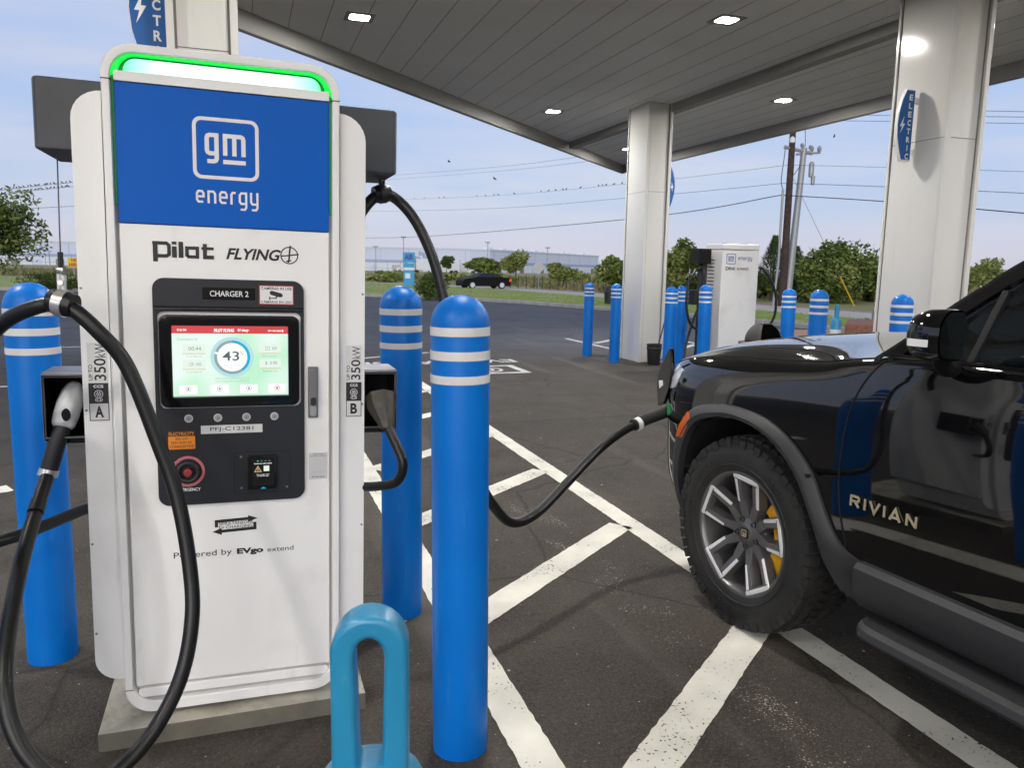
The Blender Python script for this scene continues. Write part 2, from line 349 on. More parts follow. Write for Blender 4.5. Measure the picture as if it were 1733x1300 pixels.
def grassmat(name, a, b_, c, sc):
    m = mat(name, a, .9, noise=(sc, b_, .3, .7)); nt = m.node_tree; b = nt.nodes['Principled BSDF']; N = nt.nodes.new
    t = N('ShaderNodeTexCoord'); n = N('ShaderNodeTexNoise'); n.inputs['Scale'].default_value = sc*.09; n.inputs['Detail'].default_value = 5; nt.links.new(t.outputs['Object'], n.inputs['Vector'])
    r = N('ShaderNodeValToRGB'); nt.links.new(n.outputs[0], r.inputs[0]); r.color_ramp.elements[0].position = .46; r.color_ramp.elements[1].position = .60
    x = N('ShaderNodeMix'); x.data_type = 'RGBA'; nt.links.new(r.outputs[0], x.inputs['Factor']); nt.links.new(b.inputs['Base Color'].links[0].from_socket, x.inputs['A']); x.inputs['B'].default_value = (*c, 1)
    nt.links.new(x.outputs['Result'], b.inputs['Base Color']); b.inputs['Specular IOR Level'].default_value = .1
    return m
M['lawn'] = grassmat('lawn', (.21, .285, .07), (.32, .375, .115), (.40, .38, .17), 4)
M['field'] = grassmat('dry field', (.30, .27, .125), (.21, .235, .085), (.40, .33, .20), .9)
M['sand'] = mat('sandy road', (.50, .455, .39), .9, noise=(.6, (.42, .38, .32), .35, .65))
M['redsoil'] = mat('red soil', (.40, .27, .19), .95, noise=(3, (.22, .15, .10), .35, .65))
M['blades'] = mat('grass blades', (.26, .335, .09), .8)

g = MB(); g.add([(-1500, -200, -.03), (1500, -200, -.03), (1500, 2200, -.03), (-1500, 2200, -.03)], [(0, 1, 2, 3)], 'field')
obj_tag(g.build('terrain'), kind='structure')
KERB = [(15.6, -30), (15.6, 12), (15.45, 17.7), (14.75, 22.7), (13.5, 28.2), (11.9, 34.0), (9.6, 38.2), (6.2, 41.2), (2, 43.4), (-10, 47), (-60, 55)]
lot = MB(); xs = [(-60, -30)]+KERB[:]; lot.add([(x, y, 0) for x, y in [(-60, -30)]+KERB], [list(range(len(KERB)+1))], 'asphalt')
obj_tag(lot.build('parking_lot'), kind='structure')
KS = catmull([Vector((x, y, 0)) for x, y in KERB], 4)
def offset(P, d):
    o = []
    for i, p in enumerate(P):
        t = (P[min(i+1, len(P)-1)]-P[max(i-1, 0)]).normalized(); o.append(p+Vector((t.y, -t.x, 0))*d)
    return o
kb = MB(); a, b = KS, offset(KS, .17)
kb.grid([[(p.x, p.y, z) for p, z in ((a[i], -.02), (a[i], .11), (a[i]*.85+b[i]*.15, .14), (b[i], .14), (b[i], -.02))] for i in range(len(a))], 'kerb')
obj_tag(kb.build('kerb'), kind='structure')
lw = MB(); c = offset(KS, .17); d = [(22.5, -30), (20.4, 12), (19.4, 20), (18.9, 30), (18.2, 40), (17.2, 50), (14.5, 62), (8, 74), (-10, 82), (-60, 92)]
d = catmull([Vector((x, y, 0)) for x, y in d], 4); n = min(len(c), len(d)); c = [c[int(i*(len(c)-1)/(n-1))] for i in range(n)]; d = [d[int(i*(len(d)-1)/(n-1))] for i in range(n)]
LAWN = list(zip(c, d)); rng = random.Random(3)
lw.grid([[(c[i].x*(1-t)+d[i].x*t, c[i].y*(1-t)+d[i].y*t, .12+.02*rng.random()) for t in (0, .15, .3, .45, .6, .75, .9, 1)] for i in range(n)], 'lawn')
obj_tag(lw.build('lawn'), kind='structure')
rd = MB(); e = offset(d, 4.6)
rd.grid([[(p.x, p.y, .07), (q.x, q.y, .07)] for p, q in zip(d, e)], 'sand'); obj_tag(rd.build('road'), kind='structure')
sh = MB(); f_ = offset(d, 6.2)
sh.grid([[(p.x, p.y, .05), (q.x, q.y, .05)] for p, q in zip(e, f_)], 'redsoil'); obj_tag(sh.build('road_shoulder'), kind='structure')

# painted markings: thin sheets 4 mm above the asphalt
def paint(name, wear, base=(.82, .80, .71), sc=75):
    m = bpy.data.materials.new(name); m.use_nodes = True; nt = m.node_tree; N = nt.nodes.new; K = nt.links.new; b = nt.nodes['Principled BSDF']
    t = N('ShaderNodeTexCoord'); n = N('ShaderNodeTexNoise'); n.inputs['Scale'].default_value = sc; n.inputs['Detail'].default_value = 4; K(t.outputs['Object'], n.inputs['Vector'])
    n2 = N('ShaderNodeTexNoise'); n2.inputs['Scale'].default_value = 3.2; n2.inputs['Detail'].default_value = 6; K(t.outputs['Object'], n2.inputs['Vector'])
    ad = N('ShaderNodeMath'); ad.operation = 'MULTIPLY_ADD'; K(n2.outputs[0], ad.inputs[0]); ad.inputs[1].default_value = .55; K(n.outputs[0], ad.inputs[2])
    r = N('ShaderNodeValToRGB'); K(ad.outputs[0], r.inputs[0]); r.color_ramp.elements[0].position = wear; r.color_ramp.elements[1].position = wear+.05
    K(r.outputs[0], b.inputs['Alpha'])
    r2 = N('ShaderNodeValToRGB'); K(n2.outputs[0], r2.inputs[0]); r2.color_ramp.elements[0].position = .3; r2.color_ramp.elements[1].position = .7
    r2.color_ramp.elements[0].color = (*[c*.72 for c in base], 1); r2.color_ramp.elements[1].color = (*base, 1); K(r2.outputs[0], b.inputs['Base Color'])
    b.inputs['Roughness'].default_value = .75
    bu = N('ShaderNodeBump'); bu.inputs['Strength'].default_value = .5; bu.inputs['Distance'].default_value = .004; K(n.outputs[0], bu.inputs['Height']); K(bu.outputs[0], b.inputs['Normal'])
    return m
M['paint'] = paint('road paint', .55); M['worn'] = paint('worn road paint', .93, (.42, .39, .31), 120); M['farpaint'] = paint('far road paint', .52, (.66, .66, .64))
rng = random.Random(5)
def strip(mb, a, b, w, mt, z=.004, step=.035, jit=.0028):
    a, b = Vector((*a, 0)), Vector((*b, 0)); t = (b-a).normalized(); nn = Vector((-t.y, t.x, 0)); L = (b-a).length; k = max(2, int(L/step)); rows = []
    for i in range(k+1):
        p = a+t*(L*i/k); rows.append([(p+nn*(w/2+rng.uniform(-jit, jit))+Vector((0, 0, z))), (p-nn*(w/2+rng.uniform(-jit, jit))+Vector((0, 0, z)))])
    mb.grid(rows, mt)
h = MB()
strip(h, (2.222, -1.5), (2.215, 10.4), .135, 'paint'); strip(h, (.835, -1.5), (.865, 12.0), .135, 'paint', .0045)
for k in range(-3, 7):
    y = 2.69+1.365*k; strip(h, (.905, y-.93), (2.15, y+.075), .155, 'paint')
strip(h, (.8, 12.7), (3.2, 14.0), .13, 'farpaint')
obj_tag(h.build('painted_hatching', fix=False), kind='structure')
wl_ = MB(); strip(wl_, (1.72, 4.9), (1.70, -1), .22, 'worn', .0025, jit=.02); strip(wl_, (2.35, 4.4), (2.02, 7.3), .05, 'worn', .0026, jit=.01)
obj_tag(wl_.build('worn_line', fix=False), kind='structure')
fl = MB(); strip(fl, (6.96, 9.8), (6.95, 16.4), .11, 'farpaint')
for k in range(6): strip(fl, (7.15, 9.0+k*1.25), (9.3, 10.9+k*1.25), .15, 'farpaint')
strip(fl, (9.4, 6), (9.4, 18), .12, 'farpaint')
strip(fl, (-3.2, 16), (-1.2, 16.1), .11, 'farpaint'); strip(fl, (-3.9, 11), (-.9, 11.1), .1, 'farpaint')
p0 = gp(-20, 832); strip(fl, (p0.x-.15, p0.y-.1), (p0.x+.12, p0.y+.04), .2, 'paint', jit=.02)
obj_tag(fl.build('stall_lines', fix=False), kind='structure')
st = MB(); T = Matrix.Translation((4.35, 12.7, .004)) @ Matrix.Rotation(math.pi, 4, 'Z') @ Matrix.Rotation(R(-90), 4, 'X')
text(st, 'EV CHARGING', 0, 0, 3.3, .42, 0, 'farpaint', bold=.02, T=T)
T2 = Matrix.Translation((4.1, 10.95, .004))
st.ring(rrect(-1.25, 0, 0, .95, .02, 1), rrect(-1.13, .12, -.12, .83, .02, 1), 0, .001, 'farpaint', 'Z'); st.v[-len(rrect(0, 0, 1, 1, .02, 1))*4:] = [T2 @ Vector(p) for p in st.v[-len(rrect(0, 0, 1, 1, .02, 1))*4:]]
for r_ in (.30, .17):
    k = len(st.v); st.ring(circ(-.62, .47, r_), circ(-.62, .47, r_-.05), 0, .001, 'farpaint', 'Z'); st.v[k:] = [T2 @ Vector(p) for p in st.v[k:]]
obj_tag(st.build('painted_stencil', fix=False), kind='structure')

# pale stone chips scattered over the asphalt
ch = MB(); rng = random.Random(11); M['chip'] = mat('pale chip', (.52, .49, .42), .8); M['chipd'] = mat('dull chip', (.20, .185, .16), .9)
def chip(x, y, s, mt):
    a = rng.uniform(0, 6.3); pts = [(x+s*rng.uniform(.6, 1)*math.cos(a+k*1.256), y+s*rng.uniform(.35, .8)*math.sin(a+k*1.256)) for k in range(5)]
    ch.add([(p[0], p[1], .001) for p in pts]+[(x, y, s*.55)], [(i, (i+1) % 5, 5) for i in range(5)], mt)
for i in range(4200):
    x, y = rng.uniform(-2.2, 4.5), .6+7.5*rng.random()**1.5
    if -.5 < x < .4 and 2.5 < y < 3.6: continue
    q = rng.random(); chip(x, y, rng.uniform(.0022, .005) if q < .965 else rng.uniform(.006, .011), 'chip' if rng.random() < .30 else 'chipd')
obj_tag(ch.build('stone_chips'), kind='stuff')

# ------------------------------------------------ canopy
ZC = 4.316
can = empty('canopy', (0, 0, 0), label='wide grey flat gas station canopy with white lit panels overhead', cat='canopy')
XR, YB, XL = 9.62, -5.5, -7.5
dk = MB(); poly = [(XL, YB), (XR, YB), (XR, XR+9.58), (XL, XL+9.58)]
poly = [(XL, YB), (XR, YB), (XR, XR+9.58), (XL, XL+9.58)]
dk.prism(poly, ZC, ZC+.35, 'ceil', 'Z')
dk.build('deck', can)
sm_ = MB(); x = XR-.12
while x > XL+.2:
    ye = min(x+9.58-.2, XR+9.4)
    sm_.box((x-.0032, YB+.1, ZC-.002), (x+.0032, ye, ZC+.01), 'deckseam'); x -= .405
sm_.build('panel_seams', can)
em = MB()   # lowered perimeter band, then the fascia lip
for a, b, inn in (((XL, XL+9.58), (XR, XR+9.58), Vector((.7071, -.7071, 0))), ((XR, XR+9.58), (XR, YB), Vector((-1, 0, 0)))):
    a, b = Vector((*a, 0)), Vector((*b, 0)); t = (b-a).normalized()
    def q(p, d, z): return Vector((p.x, p.y, 0))+inn*d+Vector((0, 0, z))
    ea = -t*0; 
    k1 = .62 if inn.x < 0 else .62
    pr = [(0, ZC+.5), (0, ZC-.20), (.045, ZC-.20), (.07, ZC-.19), (.10, ZC-.06), (.13, ZC-.004)]
    mit = .4142 if True else 0
    rows = []
    for p, s in ((a, 0), (b, 1)):
        rows.append([q(p, d_, z_)+(t*(-d_*(2.414 if inn.x > 0 else 0)) if s == 1 and inn.x > 0 else (t*(d_*2.414) if s == 0 and inn.x < 0 else Vector((0, 0, 0)))) for d_, z_ in pr])
    em.grid(rows, 'fascia')
em.build('fascia', can, ang=20)
gb = MB(); gb.box((6.82, YB+.2, ZC-.13), (6.98, 16.2, ZC-.001), 'fascia'); gb.build('gutter_beam', can)
LAMPS = [(1.32, 9.27), (1.32, 3.85), (5.25, 13.24), (5.13, 7.82), (5.15, 2.4), (8.4, 16.5), (8.3, 10.92), (8.3, 5.5), (8.3, 0), (-2.6, 4.6), (-2.6, -.1), (1.3, -2.2), (5.15, -3.2), (-6.4, -.6), (-6.4, -4.6), (-2.6, -4.6)]
def light_label(i): return ['square recessed canopy light above the blue charging cabinet screen', 'square recessed canopy light nearest over the parked black car', 'far canopy light left of the middle white column', 'canopy light above the right white column', 'canopy light over the black car roof', 'small far canopy light peeking out beside the middle column', 'canopy light between the middle and right columns', 'canopy light beyond the black car', 'canopy light at the far right edge', 'canopy light left of the charging cabinet', 'canopy light over the photographer on the left', 'canopy light behind the photographer', 'canopy light behind the black car', 'canopy light far left behind', 'canopy light far left rear corner', 'canopy light behind the photographer on the left'][i]
def lamp():
    t = empty('ceiling_light', cat='ceiling light', group='recessed canopy lights')
    f = MB(); f.ring(rrect(-.16, -.16, .16, .16, .015, 2), rrect(-.105, -.095, .105, .095, .03, 2), -.006, .0, 'fascia', 'Z'); f.build('frame', t)
    l = MB(); l.prism(rrect(-.104, -.094, .104, .094, .03, 4), -.0035, -.001, 'lens', 'Z'); l.build('lens', t)
    return t
L0 = lamp()
for i, (x, y) in enumerate(LAMPS):
    o = L0 if i == 0 else copy_tree(L0); o.location = (x, y, ZC-.001); o['label'] = light_label(i)

M['joint'] = mat('column joint', (.17, .17, .165), .6)
def column(x, y, label):
    t = empty('canopy_column', (x, y, 0), label=label, cat='column', group='white canopy columns')
    s = MB(); w, l = .43, .72      # x width, y length; origin at the near left corner
    s.box((.0, .03, 0), (w, l-.03, ZC), 'colwhite'); s.build('shaft', t, bevel=.004)
    f = MB()
    for yy in (0, l-.03): f.box((-.018, yy, 0), (.034, yy+.028, ZC-.002), 'colwhite'); f.box((w-.034, yy, 0), (w+.018, yy+.028, ZC-.002), 'colwhite')
    f.build('corner_trim', t, bevel=.003)
    k = MB()
    for zz in (2.88,): k.box((-.0015, .032, zz), (w+.0015, l-.032, zz+.005), 'seam'); k.box((.036, .0285, zz), (w-.036, l-.0285, zz+.005), 'seam')
    for xx in (.0345, w-.0505): k.box((xx, .0275, 0), (xx+.016, .031, ZC-.003), 'joint')
    for yy in (.0285, l-.0425): k.box((-.002, yy, 0), (.001, yy+.014, ZC-.003), 'joint')
    k.build('panel_joint', t)
    return t
column(6.41, 11.86, 'white canopy column in the middle with a bucket at its foot')
column(6.41, 5.93, 'broad white canopy column on the right behind the parked black car')
q = column(-.385, 5.45, 'white canopy column rising behind the near charging cabinet'); q.scale = (.9, 1, 1)

def sign(x, y, z, rz, label, s=1.0):
    """pointed-oval blade sign; local x = along the face, its straight edge towards the column"""
    t = empty('blade_sign', (x, y, z), (0, 0, rz), label=label, cat='sign', group='blue electric blade signs')
    o = [(0, -.345), (0, .345), (-.105, .345), (-.15, .25), (-.185, .12), (-.195, 0), (-.185, -.12), (-.15, -.25), (-.115, -.345)]
    i_ = [(a*.94-.006, b*.965) for a, b in o]
    f = MB(); f.prism(o, -.02, .02, 'letter'); f.build('sign_frame', t, bevel=.004)
    p = MB(); p.prism(i_, -.023, .023, 'signblue'); p.build('face_panel', t)
    w = MB()
    for sd in (-1, 1):
        T = Matrix.Identity(4) if sd < 0 else Matrix.Scale(-1, 4, (1, 0, 0)) @ Matrix.Translation((0, 0, 0))
        for k, c in enumerate('ELECTRIC'):
            zz = .265-k*.081; wd = .011 if c == 'I' else .042; cx = -.052
            if sd < 0: text(w, c, cx-wd/2, zz-.028, cx+wd/2, zz+.028, -.0245, 'letter', bold=.03)
            else: text(w, c, cx-wd/2, zz-.028, cx+wd/2, zz+.028, .0245, 'letter', bold=.03)
        bolt = [(-.118, .085), (-.165, -.015), (-.138, -.015), (-.158, -.085), (-.102, .012), (-.130, .012)]
        w.add([(a, sd*.0245, b) for a, b in bolt], [list(range(6))], 'letter')
    w.build('lettering', t)
    for zz in (.22, -.27): k = MB(); k.box((.0, -.012, zz), (.035, .012, zz+.05), 'letter'); k.build('bracket', t)
    return t
sign(6.37, 6.35, 3.04, 0, 'blue ELECTRIC blade sign on the right white column')
q = sign(-.40, 5.6, 3.115, 0, 'blue ELECTRIC blade sign cut off at the top left above the charging cabinet'); q.scale = (1.13,)*3
sign(6.88, 12.1, 3.0, math.pi, 'blue blade sign half hidden behind the middle column')

# ------------------------------------------------ bollards
def bollard():
    t = empty('bollard', cat='bollard', group='blue bollards with white bands')
    b = MB(); r = .0895; pr = [(r*.995, 0), (r, .02), (r, 1.384)]+[(r*math.cos(a), 1.384+.088*math.sin(a)) for a in [R(x) for x in range(8, 90, 9)]]+[(.002, 1.472)]
    b.lathe(pr, 'blue', 40); b.build('sleeve', t, ang=60)
    for z0, z1 in ((1.351, 1.377), (1.279, 1.306), (1.208, 1.233)):
        k = MB(); k.ring(circ(0, 0, .0912, 40), circ(0, 0, .0885, 40), z0, z1, 'band', 'Z'); k.build('reflective_band', t, ang=50)
    return t
B0 = bollard()
BL = [(.626, 2.27, 1, 'blue bollard nearest the camera, right of the charging cabinet front'), (.637, 3.315, 1, 'blue bollard behind the nearest one, beside the right cable holster'),
 (-.759, 3.32, 1, 'blue bollard left of the charging cabinet behind the silver plug'), (-.772, 2.235, 1, 'blue bollard at the left picture edge mostly cut off'),
 (5.94, 13.0, .905, 'farthest left of the slim blue bollards before the middle column'), (5.985, 11.98, .912, 'blue bollard touching the left side of the middle column'),
 (5.88, 10.0, .912, 'blue bollard between the bucket and the far charging cabinet'), (6.50, 10.72, .912, 'blue bollard hidden just behind the one by the bucket'),
 (6.10, 9.43, .94, 'blue bollard overlapping the left side of the far charging cabinet'), (6.73, 8.46, .925, 'blue bollard just right of the far charging cabinet'),
 (5.556, 6.524, .95, 'thick blue bollard rising behind the black car hood'), (5.365, 5.27, .948, 'blue bollard in front of the right white column')]
for i, (x, y, s, lb) in enumerate(BL):
    o = B0 if i == 0 else copy_tree(B0); o.location = (x, y, 0); o.scale = (1, 1, s); o.rotation_euler = (R(.3)*((i % 3)-1), R(.25)*((i % 4)-1.5), i*.7); o['label'] = lb
# ------------------------------------------------ fast chargers
pad = MB(); pad.prism([(-.484, 2.575), (.363, 2.575), (.368, 3.62), (-.493, 3.62)], -.02, .062, 'concrete', 'Z')
pd_ = pad.build('concrete_pad', bevel=.006); obj_tag(pd_, 'low grey concrete pad under the near charging cabinet', 'concrete pad')
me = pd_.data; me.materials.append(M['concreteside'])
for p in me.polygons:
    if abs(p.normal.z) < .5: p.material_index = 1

def gm_logo(mb, cx, cz, s, y, mt):
    """rounded square badge with the two low-case letters; s = outer size"""
    def T(pts): return [(cx+a*s, cz+b*s) for a, b in pts]
    o, i_ = rrect(-.5, -.48, .5, .48, .13, 6), rrect(-.445, -.425, .445, .425, .085, 6)
    n = len(o); mb.add([(cx+a*s, y, cz+b*s) for a, b in o+i_], [(k, (k+1) % n, (k+1) % n+n, k+n) for k in range(n)], mt)
    w = .066*s
    flat(mb, stroke(T([(-.143, .24), (-.143, -.155), (-.158, -.188), (-.19, -.20), (-.285, -.20)]), w), y, mt)
    flat(mb, stroke(T([(-.143, .207), (-.245, .207), (-.275, .192), (-.287, .16), (-.287, -.03), (-.275, -.062), (-.245, -.077), (-.143, -.077)]), w), y-.0004, mt)
    flat(mb, stroke(T([(-.014, -.10), (-.014, .24)]), w), y, mt)
    flat(mb, stroke(T([(-.014, .207), (.222, .207), (.252, .192), (.264, .16), (.264, -.10)]), w), y-.0004, mt)
    flat(mb, stroke(T([(.125, .207), (.125, -.10)]), w), y, mt)
    flat(mb, stroke(T([(-.047, -.198), (.297, -.198)]), w), y, mt)
def energy(mb, x0, z0, x1, z1, y, mt):
    """square-shouldered lettering drawn with strokes"""
    W_ = x1-x0; H = z1-z0
    PX = (0, 1.02, 2.04, 3.06, 3.80, 4.82)
    def S(k, pts, w=.20): flat(mb, stroke([(x0+(PX[k]+a*(.74 if k != 3 else .62))*W_/5.6, z0+H*(.27+b*.73)) for a, b in pts], w*W_/5.6), y-.0002*(S.i % 3), mt); S.i += 1
    S.i = 0
    S(0, [(.85, .09), (.3, .09), (.12, .25), (.12, .75), (.3, .91), (.72, .91), (.9, .75), (.9, .5), (.12, .5)])
    S(1, [(.12, 0), (.12, .91), (.70, .91), (.9, .75), (.9, 0)])
    S(2, [(.85, .09), (.3, .09), (.12, .25), (.12, .75), (.3, .91), (.72, .91), (.9, .75), (.9, .5), (.12, .5)])
    S(3, [(.12, 0), (.12, .75), (.3, .91), (.75, .91)])
    S(4, [(.9, 1), (.9, -.18), (.72, -.36), (.2, -.36)]); S(4, [(.9, .91), (.3, .91), (.12, .75), (.12, .25), (.3, .09), (.9, .09)])
    S(5, [(.12, 1), (.12, .25), (.3, .09), (.9, .09)]); S(5, [(.9, 1), (.9, -.18), (.72, -.36), (.2, -.36)])
def pilot_flying(mb, x0, z, W_, y, mt, which=None):
    """two-word wordmark and the propeller roundel, total width W_ ; z = base line"""
    u = W_/.437
    def q(a, b): return (x0+a*u, z+b*u)
    w = .0135*u
    def S(p, ww=w): flat(mb, stroke([q(*a) for a in p], ww), y-.0002*(S.i % 4), mt); S.i += 1
    S.i = 0
    if which == 1: return flying_(mb, x0, z, u, y, mt, q, S)
    S([(.008, -.014), (.008, .046)]); S([(.0, .043), (.040, .043), (.047, .036), (.047, .010), (.040, .004), (.008, .004)], .0105*u)
    S([(.062, 0), (.062, .034)]); S([(.062, .040), (.062, .049)])
    S([(.081, 0), (.081, .049)])
    S([(.098, .004), (.098, .031), (.128, .031), (.128, .004), (.098, .004)], .010*u)
    S([(.150, .045), (.150, .004), (.176, .004)], .012*u); S([(.140, .031), (.176, .031)], .009*u)
    if which is None: flying_(mb, x0, z, u, y, mt, q, S)
def flying_(mb, x0, z, u, y, mt, q, S):
    text(mb, 'FLYING', x0+.212*u, z, x0+.378*u, z+.036*u, y, mt, bold=.028, shear=.28)
    cx, cz = q(.404, .019); o, i_ = circ(cx, cz, .028*u, 26), circ(cx, cz, .0245*u, 26)
    mb.add([(a, y, b) for a, b in o+i_], [(k, (k+1) % 26, (k+1) % 26+26, k+26) for k in range(26)], mt)
    S([(.379, .0165), (.392, .0175), (.404, .019), (.418, .0215), (.433, .023)], .0042*u); S([(.4075, .050), (.405, .030), (.4035, .010), (.401, -.004)], .0052*u)
    S([(.394, .0), (.410, .003)], .004*u)

def sticker_350(t, x0, x1, z0, z1, letter, y):
    """tall label: UP TO 350kW, connector symbol, bay letter"""
    s = MB(); W_ = x1-x0; H = z1-z0
    s.prism([(x0, z0), (x1, z0), (x1, z1), (x0, z1)], y, y+.0012, 'band')
    o = s.build('rating_label', t)
    k = MB(); a, b = z0+H*.225, z0+H*.485
    k.prism([(x0, a), (x1, a), (x1, b), (x0, b)], y-.0004, y-.0001, 'black')
    k.ring(rrect(x0, z0, x1, z0+H*.225, .0005, 1), rrect(x0+.0022, z0+.0022, x1-.0022, z0+H*.222, .0005, 1), y-.0004, y-.0001, 'black')
    text(k, letter, x0+W_*.28, z0+H*.04, x1-W_*.28, z0+H*.19, y-.0004, 'black', bold=.04)
    text(k, 'UP TO', x0+W_*.04, z0+H*.52, x0+W_*.24, z0+H*.72, y-.0004, 'black', rot=90, bold=.01)
    text(k, '350', x0+W_*.32, z0+H*.52, x0+W_*.92, z0+H*.80, y-.0004, 'black', rot=90, bold=.012)
    text(k, 'kW', x0+W_*.40, z0+H*.815, x0+W_*.92, z0+H*.985, y-.0004, 'black', rot=90)
    text(k, 'CCS', x0+W_*.25, z0+H*.425, x1-W_*.25, z0+H*.462, y-.0008, 'letter', bold=.03)
    cx, cz = (x0+x1)/2, z0+H*.345
    for r0, r1 in ((.0125, .0108),):
        k.ring(circ(cx, cz, r0, 20), circ(cx, cz, r1, 20), y-.0008, y-.0005, 'letter')
    for q in range(7):
        aa = q*1.047; r = .0058 if q < 6 else 0; flat(k, [circ(cx+r*math.cos(aa), cz+r*math.sin(aa), .0021, 8)], y-.0009, 'letter')
    k.ring(rrect(cx-.0105, cz-.0235, cx+.0105, cz-.0125, .005, 3), rrect(cx-.009, cz-.022, cx+.009, cz-.014, .0035, 3), y-.0008, y-.0005, 'letter')
    for q in (-.0045, .0045): flat(k, [circ(cx+q, cz-.018, .0022, 8)], y-.0009, 'letter')
    k.build('print', o)

def cabinet(t, screen=True):
    # local: x right, y away, z up; front plane y = 0, centre line x = 0
    b = MB(); b.prism([(-.338, .10), (.338, .10), (.338, .27), (.412, .30), (.412, 1.99), (.37, 2.03), (-.37, 2.03), (-.412, 1.99), (-.412, .30), (-.338, .27)], .018, .60, 'white'); b.build('housing', t, bevel=.010)
    for sd in (-1, 1):
        w = MB(); r = .085
        pts = rrect(.343, .195, .429, 2.045, (.003, .075, .085, .003), 7)
        w.prism([(sd*a, c) for a, c in (pts if sd > 0 else pts)], .004, .016, 'white'); w.build('side_wing', t, bevel=.002)
        s = MB(); [s.prism(circ(sd*.4215, z, .0038, 10), .0015, .004, 'grey') for z in (1.465, 1.09, .66, .36)]; s.build('screw', t)
    o, i_ = rrect(-.342, .078, .342, 2.182, .088, 10), rrect(-.319, .115, .319, 2.158, .07, 10)
    f = MB(); f.ring(o, i_, -.022, .30, 'white'); f.build('frame', t, bevel=.004)
    j = MB(); [j.box((a, -.0228, 2.0755), (c, .05, 2.0785), 'gap') for a, c in ((-.3425, -.317), (.317, .3425))]; [j.box((a, -.0228, .162), (c, .05, .1645), 'seam') for a, c in ((-.3425, -.317), (.317, .3425))]; j.build('frame_joint', t)
    bk = MB(); bk.prism(rrect(-.33, .09, .33, 2.17, .075, 6), .030, .05, 'cladding'); bk.build('backing_plate', t)
    d = MB(); d.prism(rrect(-.310, .165, .310, 1.663, .004, 2), -.006, .028, 'panelwhite'); d.build('door_panel', t, bevel=.003)
    lp = MB(); lp.prism(rrect(-.305, .125, .305, .158, .01, 3), -.010, .03, 'panelwhite'); lp.build('kick_panel', t, bevel=.006)
    u = MB(); u.prism(rrect(-.310, 1.6655, .310, 2.074, .003, 2), -.006, .028, 'logoblue'); up = u.build('logo_panel', t, bevel=.002)
    s = MB(); s.box((-.310, -.012, 2.0755), (.310, .028, 2.105), 'white'); s.build('trim_strip', t, bevel=.003)
    lb = MB()     # lit status bar in the arch of the frame
    lb.prism(rrect(-.286, 2.1062, .286, 2.147, (.003, .003, .036, .036), 8), .010, .030, 'glow')
    lbo = lb.build('status_light', t, bevel=.004)
    gr = MB(); gr.ring(rrect(-.3185, 2.100, .3185, 2.1575, (.002, .002, .069, .069), 8), rrect(-.300, 2.1005, .300, 2.1535, (.002, .002, .052, .052), 8), -.004, .020, 'green')
    gr.ring(rrect(-.297, 2.101, .297, 2.1495, (.002, .002, .05, .05), 8), rrect(-.2865, 2.1015, .2865, 2.1475, (.002, .002, .037, .037), 8), .014, .03, 'greenled')
    for sd in (-1, 1): gr.box((min(sd*.3115, sd*.3185), .0, 1.72), (max(sd*.3115, sd*.3185), .012, 2.10), 'greenled')
    gr.build('glow_rim', lbo)
    return up

ev = empty('charging_station', (-.066, 2.65, 0), (0, R(.905), 0), label='tall white and blue charging cabinet with lit green top bar and touch screen in front', cat='charging station')
up = cabinet(ev)
lg = MB(); gm_logo(lg, -.002, 1.903, .193, -.0075, 'letter'); energy(lg, -.092, 1.722, .092, 1.776, -.0075, 'letter'); lg.build('logo_lettering', up)
for w_ in (0, 1): pf = MB(); pilot_flying(pf, -.220, 1.566, .437, -.0075, 'black', w_); pf.build(('heavy_wordmark', 'slanted_wordmark')[w_], ev)
cn = MB(); cn.ring(rrect(-.224, .775, .228, 1.503, .034, 6), rrect(-.213, 1.092, .218, 1.400, .02, 6), -.017, -.004, 'dgrey')
cn.prism(rrect(-.2235, .776, .2275, 1.085, (.033, .033, .002, .002), 5), -.0165, -.0045, 'dgrey'); cn.prism([(-.2235, 1.412), (.2275, 1.412), (.2275, 1.418), (-.2235, 1.418)], -.0178, -.016, 'gap')
cn.box((-.222, -.0175, 1.403), (.226, -.010, 1.409), 'gloss'); con = cn.build('console', ev, bevel=.0015)
bz = MB(); bz.ring(rrect(-.208, 1.096, .212, 1.390, .022, 6), rrect(-.172, 1.130, .177, 1.356, .003, 6), -.024, -.006, 'gloss'); bz.build('screen_bezel', con, bevel=.003)
def screenmat():
    m = bpy.data.materials.new('screen image'); m.use_nodes = True; nt = m.node_tree; N = nt.nodes.new; K = nt.links.new; b = nt.nodes['Principled BSDF']
    t = N('ShaderNodeTexCoord'); n = N('ShaderNodeTexNoise'); n.inputs['Scale'].default_value = 6; n.inputs['Detail'].default_value = 1; K(t.outputs['Object'], n.inputs['Vector'])
    r = N('ShaderNodeValToRGB'); K(n.outputs[0], r.inputs[0]); r.color_ramp.elements[0].position = .35; r.color_ramp.elements[1].position = .62
    r.color_ramp.elements[0].color = (.56, .93, .66, 1); r.color_ramp.elements[1].color = (.86, 1, .93, 1)
    b.inputs['Base Color'].default_value = (0, 0, 0, 1); K(r.outputs[0], b.inputs['Emission Color']); b.inputs['Emission Strength'].default_value = .85; b.inputs['Roughness'].default_value = .15
    return m
M['screen'] = screenmat()
def em(n, c, s=.8): M[n] = mat(n, (0, 0, 0), .3, emit=c, es=s)
